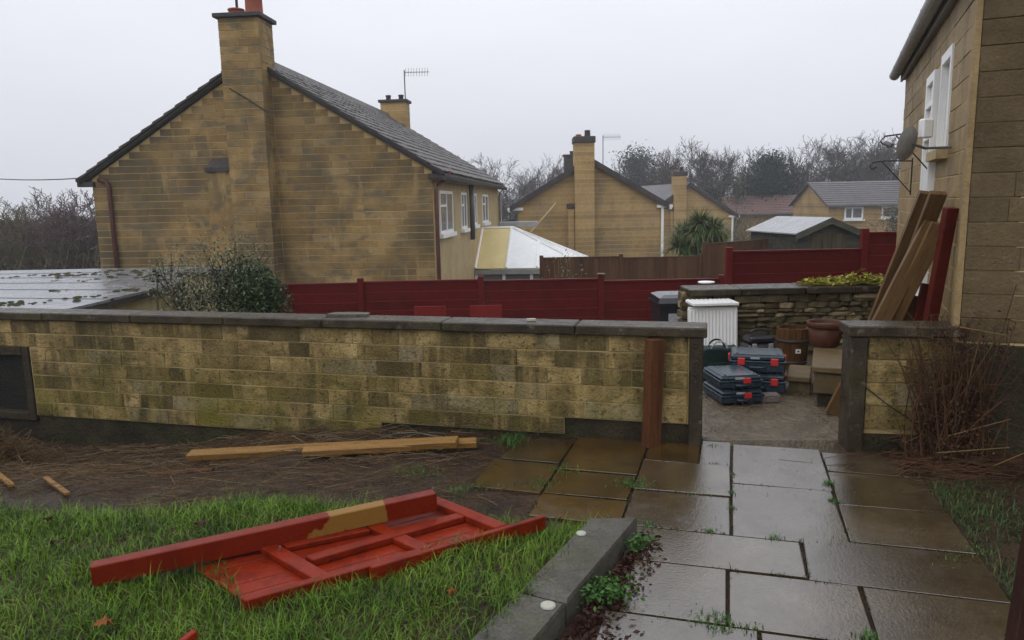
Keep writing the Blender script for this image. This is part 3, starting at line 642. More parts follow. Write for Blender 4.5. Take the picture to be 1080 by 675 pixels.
# corner strip of pale stone
b = MB(); b.prism([rf(-.006, .004, .722), rf(.095, .004, .722), rf(.095, -.05, .722), rf(-.006, -.03, .722)][::-1], V3((0, 0, REAVE - .73))); ob('corner_strip', b, 'right_block', rh)
# window
wnm = MB()
fr = MB(); wz0, wz1 = WINS[2], WINS[3]
win = None
for (t0, t1, z0, z1) in ((WINS[0], WINS[0] + .06, wz0, wz1), (WINS[1] - .06, WINS[1], wz0, wz1), (WINS[0] + .06, WINS[1] - .06, wz1 - .06, wz1), (WINS[0] + .06, WINS[1] - .06, wz0, wz0 + .06), ((WINS[0] + WINS[1]) / 2 - .025, (WINS[0] + WINS[1]) / 2 + .025, wz0 + .06, wz1 - .06)):
    fr.prism([rf(t0, -.03, z0), rf(t1, -.03, z0), rf(t1, -.1, z0), rf(t0, -.1, z0)][::-1], V3((0, 0, z1 - z0)))
wf = ob('window', fr, 'white_plastic', rh)
su = MB()
for (t0, t1, z0, z1) in ((WINS[0] - .05, WINS[0] + .012, wz0, wz1 + .06), (WINS[1] - .012, WINS[1] + .05, wz0, wz1 + .06), (WINS[0] + .012, WINS[1] - .012, wz1 - .012, wz1 + .06)):
    su.prism([rf(t0, .014, z0), rf(t1, .014, z0), rf(t1, -.029, z0), rf(t0, -.029, z0)][::-1], V3((0, 0, z1 - z0)))
ob('surround', su, 'white_plastic', wf)
gl = MB(); gl.prism([rf(WINS[0] + .05, -.06, wz0 + .05), rf(WINS[1] - .05, -.06, wz0 + .05), rf(WINS[1] - .05, -.07, wz0 + .05), rf(WINS[0] + .05, -.07, wz0 + .05)][::-1], V3((0, 0, wz1 - wz0 - .1))); ob('pane', gl, 'glass', wf)
si = MB(); si.prism([rf(WINS[0] - .08, .075, wz0 - .07), rf(WINS[1] + .08, .075, wz0 - .07), rf(WINS[1] + .08, -.028, wz0 - .07), rf(WINS[0] - .08, -.028, wz0 - .07)][::-1], V3((0, 0, .068))); ob('sill', si, 'render_wall', wf)
# white door with panels above it, slightly proud frame
dr = MB(); d0, d1, dz0, dz1 = DOOR
for (t0, t1, z0, z1) in ((d0, d0 + .07, dz0, dz1), (d1 - .07, d1, dz0, dz1), (d0 + .07, d1 - .07, 2.55, dz1), (d0 + .07, d1 - .07, 2.1, 2.17), (d0 + .07, d1 - .07, 2.36, 2.4)):
    dr.prism([rf(t0, .05, z0), rf(t1, .05, z0), rf(t1, -.05, z0), rf(t0, -.05, z0)][::-1], V3((0, 0, z1 - z0)))
df = ob('door_frame', dr, 'white_plastic', rh)
dl = MB(); dl.prism([rf(d0 + .07, .0, dz0), rf(d1 - .07, .0, dz0), rf(d1 - .07, -.04, dz0), rf(d0 + .07, -.04, dz0)][::-1], V3((0, 0, 1.79))); ob('door', dl, 'white_plastic', rh)
for (z0, z1) in ((2.18, 2.35), (2.41, 2.54)):
    q = MB(); q.prism([rf(d0 + .072, .02, z0), rf(d1 - .072, .02, z0), rf(d1 - .072, -.03, z0), rf(d0 + .072, -.03, z0)][::-1], V3((0, 0, z1 - z0))); ob('door_panel', q, 'white_plastic', df)
q = MB(); q.prism([rf(d0 + .16, .006, 1.0), rf(d1 - .16, .006, 1.0), rf(d1 - .16, -.002, 1.0), rf(d0 + .16, -.002, 1.0)][::-1], V3((0, 0, .95))); ob('door_pane', q, 'glass', df)
q = MB(); q.tube([rf(d0 + .12, .002, 1.25), rf(d0 + .12, .05, 1.25), rf(d0 + .22, .05, 1.25)], .01, 6); ob('door_handle', q, 'metal', df)
# eaves: soffit, fascia, gutter, roof
q = MB(); q.prism([rf(-.2, .03, REAVE - .022), rf(RLEN + .05, .03, REAVE - .022), rf(RLEN + .05, -.2, REAVE - .022), rf(-.2, -.2, REAVE - .022)][::-1], V3((0, 0, .02))); ob('soffit', q, 'grey_trim', rh)
q = MB(); q.prism([rf(-.2, .054, REAVE - .04), rf(RLEN + .05, .054, REAVE - .04), rf(RLEN + .05, .032, REAVE - .04), rf(-.2, .032, REAVE - .04)][::-1], V3((0, 0, .17))); ob('fascia', q, 'grey_trim', rh)
q = MB(); pr = [(math.cos(a) * .058, math.sin(a) * .058) for a in np.linspace(math.pi, 2 * math.pi, 9)] + [(math.cos(a) * .05, math.sin(a) * .05) for a in np.linspace(2 * math.pi, math.pi, 9)]
q.prism([rf(-.2, .117 - x, REAVE + .045 + z) for (x, z) in pr], RD * (RLEN + .28)); ob('gutter', q, 'gutter_grey', rh)
for t in (.5, 1.4, 2.3, 3.2, 4.1): 
    q = MB(); q.prism([rf(t, .117 - x * 1.07, REAVE + .045 + z * 1.1) for (x, z) in pr], RD * .05); ob('gutter_bracket', q, 'gutter_grey', rh)
q = MB(); rs = math.atan2(1.9, RW); 
q.prism([rf(-.3, .12, REAVE + .09), rf(-.3, -RW, REAVE + 1.93), rf(-.3, -RW, REAVE + 2.03), rf(-.3, .12, REAVE + .17)], RD * (RLEN + .6))
q.prism([rf(-.3, -RW, REAVE + 1.93), rf(-.3, -2 * RW - .3, REAVE + .09), rf(-.3, -2 * RW - .3, REAVE + .17), rf(-.3, -RW, REAVE + 2.03)], RD * (RLEN + .6)); ob('roof', q, 'roof_tile', rh)  # roof slopes out of view, put in for their effect on the light
# satellite dish and two hanging-basket brackets on the facade
dc = pp(963, 152, rf(0, .24), RNF); dt = (dc - rf(0)) @ RD; dz = dc[2]
q = MB(); ax = RNF * .75 + RD * .55 + V3((0, 0, .2)); ax /= np.linalg.norm(ax); ex = np.cross(ax, [0, 0, 1.]); ex /= np.linalg.norm(ex); ey = np.cross(ex, ax)
pv = [rf(dt, .25, dz)]; fs = []
for i, (r, dpt) in enumerate(((.05, .006), (.09, .018), (.115, .034))):
    for k in range(18): a_ = 2 * math.pi * k / 18; pv.append(rf(dt, .25, dz) + ex * r * math.cos(a_) + ey * r * 1.05 * math.sin(a_) + ax * dpt)
fs = [(0, 1 + k, 1 + (k + 1) % 18) for k in range(18)] + [(1 + i * 18 + k, 19 + i * 18 + k, 19 + i * 18 + (k + 1) % 18, 1 + i * 18 + (k + 1) % 18) for i in range(2) for k in range(18)]
q.add(pv, fs); sd = ob('satellite_dish', q, 'grey_trim', rh, True)
q = MB(); q.tube([rf(dt + .04, 0, dz - .03), rf(dt + .04, .16, dz - .03), rf(dt + .01, .24, dz)], .010, 6); q.tube([rf(dt, .25, dz) - ey * .10, rf(dt, .25, dz) + ax * .15 - ey * .03], .006, 5); q.tube([rf(dt, .25, dz) + ax * .14 - ey * .03, rf(dt, .25, dz) + ax * .2 - ey * .02], .018, 8); ob('dish_arm', q, 'pipe_grey', sd)
q = MB(); q.box(rf(dt - .02, .17, dz + .10), (.075, .07, .13), None, .01); ob('lnb_box', q, 'white_plastic', rh)  # white LNB box above the satellite dish
for t_, zz in ((1.62, 2.12), (3.3, 1.98)):
    q = MB(); e = .36; q.tube([rf(t_, .0, zz + .02), rf(t_, e * .7, zz + .03), rf(t_, e, zz + .02), rf(t_, e + .035, zz - .02), rf(t_, e + .01, zz - .05), rf(t_, e - .03, zz - .03)], .007, 5)
    q.tube([rf(t_, .004, zz - .3), rf(t_, .12, zz - .16), rf(t_, .28, zz + .02)], .006, 5); q.tube([rf(t_, .006, zz - .32), rf(t_, .006, zz + .05)], .007, 5)
    ob('basket_bracket', q, 'iron', rh)
# ---------- timber leaning on that facade
gz = -.002
def lean(name, x0, y0, z0, xt, yt, dtop, wd, th, m, up, label, cat='plank'):
    p0 = pz(x0, y0, z0); p1 = pp(xt, yt, rf(0, dtop), RNF); return board(name, p0, p1, wd, th, m, up, label, cat)
upv = RNF * .2 - V3((0, 1, 0)) * .9
lean('sawn_plank', 878, 437, .0, 984, 234, .10, .115, .05, 'plank_brown', upv, 'front left sawn brown plank leaning over the short wall')
lean('sawn_plank', 893, 433, .0, 992, 236, .06, .115, .045, 'plank_brown', upv, 'front right dark sawn plank leaning behind the front left one')
lean('sawn_plank', 893, 415, .0, 979, 203, .13, .115, .05, 'plank_brown', upv, 'tallest sawn plank at the back left of the leaning timber')
lean('sawn_plank', 908, 415, .0, 990, 203, .09, .105, .045, 'plank_brown', upv, 'tall sawn plank at the back right of the leaning timber')
p0 = rf(.36, .17, -.002); board('red_post', p0, pp(1003, 219, rf(0, .045), RNF), .075, .06, 'red_dark', -V3((0, 1, 0)), 'tall dark red painted post leaning by the house corner', 'post')
board('red_board', rf(.62, .22, .0), rf(.70, .07, 1.02), .12, .03, 'red_dark', -V3((0, 1, 0)), 'short red board leaning on the facade beside the red post', 'board')
board('timber_offcut', rf(.55, .34, .0), rf(.72, .16, .93), .1, .07, 'post_wood', -V3((0, 1, 0)), 'stubby brown timber offcut below the red board', 'offcut')

# ================================================================== STEPS, STONE WALL AND WHAT STANDS IN THE YARD
st = thing('stone_steps', V3((3., 6.1, 0)), 'pale stone steps rising to the house door behind the short wall', 'steps')
sf = pz(857, 430, 0); sd_ = (sf - rf(0)) @ RNF; st_ = (sf - rf(0)) @ RD
def stepbox(name, t0, t1, d0, d1, z0, z1, m='step_stone'):
    b = MB(); c = rf((t0 + t1) / 2, (d0 + d1) / 2, (z0 + z1) / 2); b.box(c, (t1 - t0, d1 - d0, z1 - z0), rotz(math.atan2(RD[1], RD[0])), .008); return ob(name, b, m, st)
stepbox('tread', st_, st_ + .8, .03, sd_ + .02, .285, .335); stepbox('riser', st_ + .03, st_ + .8, .03, sd_, .11, .283); stepbox('shadow_gap', st_ + .07, st_ + .78, .03, sd_ - .03, -.05, .108, 'plinth')  # lowest block in dark colour stands in for the shadow gap under the steps
stepbox('tread', st_ + .42, st_ + .9, sd_ + .03, sd_ + .22, .10, .15); stepbox('riser', st_ + .45, st_ + .9, sd_ + .03, sd_ + .2, -.03, .098, 'rubble')
stepbox('tread', st_ + .82, st_ + 1.3, .03, sd_ - .25, .45, .5); stepbox('riser', st_ + .84, st_ + 1.3, .03, sd_ - .27, -.03, .448)
# rubble retaining wall across the back of the yard
swl = pY(729, 303, 7.75); swz = swl[2] - .02
sw = thing('rubble_wall', V3((3, 7.9, 0)), 'dark rubble stone wall with flat grey coping behind the toolboxes', 'wall')
x0, x1 = swl[0], 4.35; b = MB(); b.box(((x0 + x1) / 2 + .03, 7.98, -.2), (x1 - x0 - .06, .36, 2 * swz + .27 - .1), None); ob('core', b, 'rubble_core', sw)
z = -.06
while z < swz - .09:
    hh = random.uniform(.04, .085); hh = min(hh, swz - .075 - z) if swz - .075 - z - hh > .03 else swz - .075 - z
    x = x0 - random.uniform(0, .02)
    while x < x1:
        l = random.uniform(.09, .30) * (1.15 if hh > .08 else .9)
        piece('stone', sw, 'rubble', (x + l / 2, 7.80 + random.uniform(-.014, .012), z + hh / 2), (l - .008, .16, hh - .006), random.uniform(-.03, .03), 'stone', random.choice((0, math.pi)) , 0); x += l
    z += hh
for yy, zz in [(7.92 + .1 * i, z_) for i in range(2) for z_ in np.arange(-.02, swz - .12, .1)]:
    piece('stone', sw, 'rubble', (x0 + .015, yy, zz + .05), (.16, .12, .092), math.pi / 2 * 0 + .05, 'stone')
x = x0 - .03
while x < x1:
    l = random.uniform(.5, .8); b = MB(); b.box((0, 0, 0), (l - .008, .46, .07), None, .009); o = ob('coping_stone', b, 'coping', sw); o.location = (x + l / 2, 7.92, swz - .035 + random.uniform(-.003, .003)); o.rotation_euler = (0, random.uniform(-.004, .004), random.uniform(-.01, .01)); x += l
b = MB(); c = (pz(745, 299, swz)); b.lathe(c + V3((0, 0, .003)), [(.001, 0), (.085, 0), (.095, .014), (.088, .02), (.001, .024)], 20); tag(ob('white_dish', b, 'white_plastic', None, True), 'shallow white dish on the left end of the rubble wall', 'dish')
# cut yellow-green stems dumped on the coping
n = 520; xs_ = rng.uniform(pz(838, 298, swz)[0], pz(932, 298, swz)[0], n); cc = np.c_[xs_, 7.9 + rng.normal(0, .07, n), swz + .012 + np.abs(rng.normal(0, .022, n)) * (1.1 + np.sin((xs_ - xs_[0]) * 7) * .5)]
ln = rng.uniform(.05, .16, n); az = rng.normal(0, .5, n) + rng.choice([0, np.pi], n); dv = np.c_[np.cos(az), np.sin(az) * .5, rng.normal(0, .12, n)] * ln[:, None]
ct = thing('plant_cuttings', (float(cc[:, 0].mean()), 7.9, swz), 'heap of yellow-green plant cuttings lying on the rubble wall', 'cuttings')
Va, Fa = sticks(cc - dv / 2, cc + dv / 2, .004, .003); np_mesh('stems', Va, Fa, 'cutting', ct)
Va, Fa = leaves(np.repeat(cc, 2, 0) + rng.normal(0, .025, (2 * n, 3)) * [1, 1, .6] + [0, 0, .012], rng.uniform(.03, .075, 2 * n), .5, .5); np_mesh('leaves', Va, Fa, 'cutting', ct)

# radiators
def radiator(c, wd, ht, th, rz, tilt, label):
    t = thing('radiator', c, label, 'radiator', 'old white radiators'); R = rotz(rz)
    def P(x, y, z): return V3(c) + R @ V3((x, y * math.cos(tilt) - z * math.sin(tilt) * -1 * -1, z * math.cos(tilt) + y * math.sin(tilt)))
    def bx(name, x, y, z, dx, dy, dz, ch=.004):
        Rt = R @ np.array([[1, 0, 0], [0, math.cos(tilt), -math.sin(tilt)], [0, math.sin(tilt), math.cos(tilt)]]); b = MB(); b.box(V3(c) + Rt @ V3((x, y, z)), (dx, dy, dz), Rt, ch); return ob(name, b, 'white_plastic', t)
    p = bx('panel', 0, 0, ht / 2, wd, .02, ht); n_ = int(wd / .034)
    for i in range(n_): o = bx('rib', -wd / 2 + (i + .5) * wd / n_, -.014, ht / 2, .02, .012, ht - .07, .005)
    bx('back_panel', 0, th - .02, ht / 2, wd, .02, ht - .02); bx('top_grille', 0, th / 2 - .01, ht - .006, wd - .01, th, .016); 
    for s in (-1, 1): bx('side_cover', s * (wd / 2 - .004), th / 2 - .01, ht / 2, .012, th, ht - .04)
    return t
rc = pz(753, 395, 0.); rc = V3((pY(753, 340, 7.42)[0], 7.42, -.004))
radiator(rc, .49, .575, .07, -.03, -.10, 'white ribbed radiator standing against the rubble wall')
zt = .585
b = MB(); c = V3((pY(752, 326, 7.5)[0], 7.53, zt)); rad2 = thing('radiator', c, 'white radiator panel lying flat on top of the standing one', 'radiator', 'old white radiators')
b.box(c + V3((0, .02, .02)), (.47, .30, .032), rotz(.03) , .006); ob('panel', b, 'white_plastic', rad2)
for i in range(10):
    b = MB(); b.box(c + V3((-.21 + i * .046, .02, .039)), (.024, .27, .006), rotz(.03), .002); ob('rib', b, 'white_plastic', rad2)

# toolboxes
def toolbox(c, rz, W, D, Hh, label, latches=(-.3, .3), clips=(-1, 1)):
    t = thing('toolbox', c, label, 'toolbox', 'stacked blue toolboxes'); R = rotz(rz); c = V3(c)
    def bx(name, x, y, z, dx, dy, dz, m, ch=.006, par=t):
        b = MB(); b.box(c + R @ V3((x, y, z)), (dx, dy, dz), R, ch); return ob(name, b, m, par)
    hb = Hh * .62
    body = bx('body', 0, 0, hb / 2 + .004, W, D, hb - .008, 'tool_blue', .012)
    bx('rim', 0, 0, hb, W + .014, D + .014, .016, 'tool_blue', .004)
    lid = bx('lid', 0, 0, (hb + .009 + Hh - .006) / 2, W - .004, D - .004, Hh - hb - .017, 'tool_blue', .012)
    bx('lid_top', 0, 0, Hh - .004, W - .05, D - .05, .012, 'tool_top', .004, lid)
    for i in (-1, 1): bx('lid_rail', i * (W / 2 - .055), 0, Hh + .002, .022, D - .09, .012, 'tool_top', .003, lid)
    for i in latches: bx('latch', i * W, -D / 2 - .010, hb + .004, .062, .018, min(.062, Hh * .42), 'tool_red', .005)
    for i in clips: bx('side_clip', i * (W / 2 + .009), 0.02, hb - .0, .016, .085, min(.06, Hh * .4), 'tool_red', .004)
    b = MB(); hx = W * .14; y = -D / 2 - .028
    b.tube([c + R @ V3(p) for p in ((-hx, -D / 2, hb * .62), (-hx, y, hb * .60), (-hx * .8, y - .006, hb * .60), (hx * .8, y - .006, hb * .60), (hx, y, hb * .60), (hx, -D / 2, hb * .62))], .010, 6)
    ob('handle', b, 'tool_blue', t, True)
    for i in range(3): bx('body_rib', (-.08 + .08 * i) * W / .44, -D / 2 - .003, hb * .28, .02, .01, hb * .35, 'tool_blue', .002)
    bx('name_plate', -W * .05, -D / 2 - .003 + .002, hb + (Hh - hb) * .55, .075, .004, .016, 'print_grey', .0)
    return t
N1 = pz(828, 416.5, 0); rz = -.30; R = rotz(rz); c = N1 + R @ V3((-.225, .18, 0)); c[2] = .0
toolbox(c, rz, .45, .36, .165, 'large blue toolbox at the bottom of the right stack'); toolbox(c + V3((-.006, .004, .173)), rz + .02, .45, .36, .162, 'large blue toolbox with red latches on top of the right stack')
N2 = pz(762, 428, 0); rz2 = 1.27 - math.pi / 2 + .42; R = rotz(rz2); c = N2 + R @ V3((.165, .2, 0)); c[2] = .004
toolbox(c, rz2, .35, .42, .115, 'slim blue toolbox at the bottom of the left stack', (.12,), ()); toolbox(c + V3((-.004, .006, .123)), rz2 - .03, .35, .42, .113, 'slim blue toolbox on top of the left stack by the wall end', (.12,), ())
# dark green tool bag
bc = V3((pY(757, 372, 6.62)[0], 6.62, .0)); tb = thing('tool_bag', bc, 'dark green tool bag with loop handles behind the left toolboxes', 'bag')
b = MB(); n_ = 5; rings = [(.145, .085, 0.004), (.155, .092, .06), (.158, .095, .2), (.172, .10, .30), (.176, .10, .318)]; vs = []
for (rx, ry, z) in rings:
    for k in range(20):
        a_ = 2 * math.pi * k / 20; e = .35; vs.append(bc + V3((rx * math.copysign(abs(math.cos(a_)) ** e, math.cos(a_)), ry * math.copysign(abs(math.sin(a_)) ** e, math.sin(a_)), z + .012 * math.sin(3 * a_) * (z > .25))))
b.add(vs, [(i * 20 + k, i * 20 + (k + 1) % 20, (i + 1) * 20 + (k + 1) % 20, (i + 1) * 20 + k) for i in range(4) for k in range(20)] + [tuple(range(20))[::-1], tuple(range(80, 100))]); ob('body', b, 'bag_green', tb, True)
for s in (-1, 1):
    b = MB(); b.tube([bc + V3((.075 * math.cos(a_), s * .085 * .6, .30 + .085 * math.sin(a_))) for a_ in np.linspace(0, math.pi, 12)], .009, 6); ob('handle', b, 'print_grey' if s < 0 else 'bag_green', tb, True)
b = MB(); b.box(bc + V3((0, -.099, .14)), (.2, .012, .12), None, .005); ob('pocket', b, 'bag_green', tb)
# black case
cc_ = V3((pY(800, 366, 7.25)[0], 7.25, -.0)); bk = thing('tool_case', cc_, 'black plastic tool case with carry handle beside the radiator', 'tool case')
b = MB(); b.box(cc_ + V3((0, 0, .12)), (.30, .24, .22), rotz(.1), .02); ob('body', b, 'black_plastic', bk); b = MB(); b.box(cc_ + V3((0, 0, .275)), (.26, .2, .07), rotz(.1), .02); ob('lid', b, 'black_plastic', bk)
b = MB(); b.tube([cc_ + V3((.09 * math.cos(a_), 0, .31 + .06 * math.sin(a_) ** .5)) for a_ in np.linspace(0, math.pi, 9)], .013, 6); ob('handle', b, 'black_plastic', bk)
for s in (-1, 1): b = MB(); b.box(cc_ + V3((s * .08, -.125, .22)), (.045, .02, .05), rotz(.1), .004); ob('latch', b, 'grey_trim', bk)
# barrel planter
bp = V3((pY(835, 372, 7.1)[0], 7.1, -.0)); br = thing('barrel_planter', bp, 'brown wooden half barrel planter with a white tag', 'planter'); nS = 18
def brad(z): return .125 + .03 * math.sin(min(z, .42) / .42 * 2.2)
for k in range(nS):
    a0, a1 = 2 * math.pi * (k + .04) / nS, 2 * math.pi * (k + .96) / nS; b = MB(); vs = []
    for z in (0.002, .14, .28, .41 + random.uniform(-.004, .004)):
        r = brad(z)
        for (rr, a_) in ((r, a0), (r, a1), (r - .02, a1), (r - .02, a0)): vs.append(bp + V3((rr * math.cos(a_), rr * math.sin(a_), z)))
    b.add(vs, [(i * 4 + k2, i * 4 + (k2 + 1) % 4, (i + 1) * 4 + (k2 + 1) % 4, (i + 1) * 4 + k2) for i in range(3) for k2 in range(4)] + [(3, 2, 1, 0), (12, 13, 14, 15)]); ob('stave', b, 'barrel', br)
for z in (.08, .29): b = MB(); b.lathe(bp, [(brad(z - .012) + .001, z - .014), (brad(z) + .005, z - .014), (brad(z) + .005, z + .014), (brad(z + .012) + .001, z + .014)], 24); ob('hoop', b, 'iron', br, True)
b = MB(); b.lathe(bp, [(.12, .36), (.001, .375)], 18); ob('soil', b, 'soil', br)
b = MB(); b.box(bp + V3((.0, -.16, .20)), (.05, .004, .04), None); o = ob('tag', b, 'white_plastic', br); b = MB(); b.box(bp + V3((.0, -.1625, .20)), (.022, .002, .016), None); ob('tag_mark', b, 'black_plastic', o)
# terracotta pot on the steps
tp = V3((pY(870, 362, 6.52)[0], 6.52, .336)); pt = thing('plant_pot', tp, 'wide terracotta plant pot standing on the steps', 'pot')
b = MB(); b.lathe(tp, [(.001, 0), (.108, 0), (.118, .015), (.150, .175), (.146, .175)], 26); body = ob('body', b, 'pot', pt, True); b = MB(); b.lathe(tp, [(.149, .170), (.161, .175), (.164, .215), (.157, .222), (.143, .215), (.139, .175)], 26); ob('rim', b, 'pot', pt, True)
b = MB(); b.lathe(tp, [(.14, .19), (.001, .198)], 16); ob('soil', b, 'soil', pt)
b = MB(); cbk = pz(809, 424, 0); b.box(cbk + V3((0, .02, .034)), (.2, .095, .066), rotz(.03), .006); tag(ob('pebbled_block', b, 'pebble'), 'small pebble-dashed block on the ground before the toolboxes', 'block')
b = MB(); c = pz(858, 408, 0.); b.box(c + V3((-.0, .12, .0)), (.05, .05, .03), rotz(.4), .01); b = None
# red brick course and pale boards by the door step
o = board('red_brick', rf(1.35, .40, .52), rf(1.35, .18, .52), .22, .07, 'rust_brick', (0, 0, 1), 'orange red brick lying by the house door step', 'brick')

# ================================================================== FENCES
def fence(name, pts, z0f, z1f, label, m, kind, post_w=.09, bw=.15, cap=None, posts=None):
    """pts: plan points of the posts; horizontal lapped boards or vertical boards between them"""
    t = thing(name, V3((*pts[0][:2], z0f(0))), label, 'fence')
    for i, p in enumerate(pts):
        z1 = max(z1f(i, 0) if i < len(pts) - 1 else -9, z1f(i - 1, 1) if i else -9) + .05
        if posts is None or i in posts:
            b = MB(); b.box((p[0], p[1], (z0f(i) - .1 + z1) / 2), (post_w, post_w, z1 - z0f(i) + .1), None, .005); po = ob('post', b, m, t)
            if cap and i in cap: b = MB(); b.box((p[0], p[1], z1 + .012), (post_w + .03, post_w + .03, .022), None, .004); ob('post_cap', b, 'kerb', po)
    for i in range(len(pts) - 1):
        p, q = V3((*pts[i][:2], 0)), V3((*pts[i + 1][:2], 0)); d = q - p; L = np.linalg.norm(d); d /= L; nn = V3((d[1], -d[0], 0)); rz = math.atan2(d[1], d[0]); e = post_w / 2
        za, zc = z1f(i, 0), z1f(i, 1); zl = min(z0f(i), z0f(i + 1))
        if kind == 'h':
            k = int((za - zl) / bw)
            for j in range(k):
                c = (p + q) / 2; c[2] = za - .03 - (j + .5) * bw
                b = MB(); b.box((0, 0, 0), (L - 2 * e - .004, .016, bw + .018), np.array([[1, 0, 0], [0, math.cos(.10), -math.sin(.10)], [0, math.sin(.10), math.cos(.10)]]), .002)
                o = ob('board', b, m, t); o.location = c; o.rotation_euler = (0, 0, rz)
        else:
            k = int((L - 2 * e) / bw); bw2 = (L - 2 * e) / k
            for j in range(k):
                s_ = e + (j + .5) * bw2; zt = za + (zc - za) * s_ / L - .03; c = p + d * s_ + nn * (.012 if j % 2 else .0); c[2] = (zl + zt) / 2
                b = MB(); b.box((0, 0, 0), (bw2 + .012, .016, zt - zl), None, .002); o = ob('board', b, m, t); o.location = c; o.rotation_euler = (0, 0, rz)
        b = MB(); c = (p + q) / 2; b.box((0, 0, 0), (math.hypot(L - 2 * e, zc - za), .06, .03), rotz(0) @ np.array([[math.cos(math.atan2(zc - za, L)), 0, -math.sin(math.atan2(zc - za, L))], [0, 1, 0], [math.sin(math.atan2(zc - za, L)), 0, math.cos(math.atan2(zc - za, L))]]), .003)
        o = ob('capping_rail', b, m, t); o.location = (c[0], c[1], (za + zc) / 2 - .014); o.rotation_euler = (0, 0, rz)
    return t
FY = 11.3; fx = [pY(x, 294, FY)[0] for x in (253, 380, 507, 634, 761)]; fz = [pY(x, y, FY)[2] for x, y in ((300, 299.5), (450, 295.5), (570, 294.5), (700, 294.5))]
fence('red_fence', [(x, FY) for x in fx], lambda i: -.95, lambda i, e: fz[i], 'dark red horizontal board fence with posts behind the garden wall', 'red_fence', 'h', .09, .145, cap=(3,))
FY2 = 10.2; gx = [pY(x, 264, FY2)[0] for x in (769, 911, 1010)]; gz = [pY(800, 264, FY2)[2], pY(930, 244.5, FY2)[2]]
fence('red_fence', [(x, FY2) for x in gx], lambda i: -.92, lambda i, e: gz[i], 'taller dark red fence with a stepped top below the black shed', 'red_fence', 'h', .09, .15)
o = fx[-1]
BY = 19.; bxs = [pY(x, 271, BY)[0] for x in (571, 655, 738, 822)]; bz = [pY(600, 271, BY)[2], pY(700, 270.5, BY)[2], pY(740, 257, BY)[2], pY(822, 251, BY)[2]]
fence('brown_fence', [(bxs[0], BY), (bxs[1], BY), (bxs[2], BY)], lambda i: -2.6, lambda i, e: bz[i], 'dark brown vertical board fence below the second stone house', 'brown_fence', 'v', .1, .125)
fence('brown_fence', [(bxs[2] + .11, BY), (bxs[3], BY)], lambda i: -2.6, lambda i, e: bz[2] if e == 0 else bz[3], 'brown board fence with a sloping top between palm and shed', 'brown_fence', 'v', .1, .125)

# ---------- wheelie bin
wb = V3((pY(711, 340, 9.3)[0], 9.3, -.9)); tw = pY(708, 312, 9.0)[2] + .9; wbn = thing('wheelie_bin', wb, 'black wheelie bin with a wet lid and white label before the red fence', 'bin')
def frus(b, c, z0, z1, w0, d0, w1, d1, y0=0., y1=0.):
    vs = [c + V3((sx * w0 / 2, sy * d0 / 2 + y0, z0)) for sx, sy in ((-1, -1), (1, -1), (1, 1), (-1, 1))] + [c + V3((sx * w1 / 2, sy * d1 / 2 + y1, z1)) for sx, sy in ((-1, -1), (1, -1), (1, 1), (-1, 1))]
    b.add(vs, [(3, 2, 1, 0), (4, 5, 6, 7)] + [(i, (i + 1) % 4, 4 + (i + 1) % 4, 4 + i) for i in range(4)])
b = MB(); frus(b, wb, .06, tw - .14, .40, .48, .49, .60); ob('body', b, 'black_plastic', wbn)
b = MB(); frus(b, wb, tw - .138, tw - .095, .53, .64, .54, .65); ob('rim', b, 'black_plastic', wbn)
b = MB(); frus(b, wb, tw - .093, tw - .03, .53, .66, .50, .60); frus(b, wb, tw - .03, tw, .50, .60, .34, .40); lid_ = ob('lid', b, 'bin_lid', wbn)
b = MB(); b.tube([wb + V3((-.2, .36, tw - .1)), wb + V3((.2, .36, tw - .1))], .016, 8); ob('handle', b, 'black_plastic', wbn)
b = MB(); b.box(wb + V3((-.04, -.315, tw - .28)), (.2, .006, .12), None); ob('label_plate', b, 'print_grey', wbn)
for s in (-1, 1): b = MB(); b.tube([wb + V3((s * .2, .27, .1)), wb + V3((s * .25, .27, .1))], .1, 16); ob('wheel', b, 'black_plastic', wbn)
# ---------- two red chairs, only their backs show over the wall
for i, (xa, xb, yt) in enumerate(((437, 470, 322.5), (495.5, 529, 321.5))):
    Yc = 10.5; p = pY((xa + xb) / 2, yt, Yc); wd = (xb - xa) / 780 * Yc; c = V3((p[0], Yc, -.9)); hz = p[2] + .9
    t = thing('garden_chair', c, 'red wooden chair back showing over the wall, %s of the pair' % ('left' if i == 0 else 'right'), 'chair', 'red chairs behind the garden wall')
    for s in (-1, 1):
        b = MB(); b.box(c + V3((s * (wd / 2 - .02), 0, hz / 2 - .01)), (.04, .04, hz - .03), None, .003); ob('back_leg', b, 'chair_red', t); b = MB(); b.box(c + V3((s * (wd / 2 - .02), .42, .22)), (.04, .04, .44), None, .003); ob('leg', b, 'chair_red', t)
    b = MB(); b.box(c + V3((0, .2, .455)), (wd, .46, .03), None, .004); ob('seat', b, 'chair_red', t)
    for j in range(4): b = MB(); b.box(c + V3((0, -.025, hz - .07 - j * .14)), (wd + .004, .02, .135), None, .003); ob('back_slat', b, 'chair_red', t)

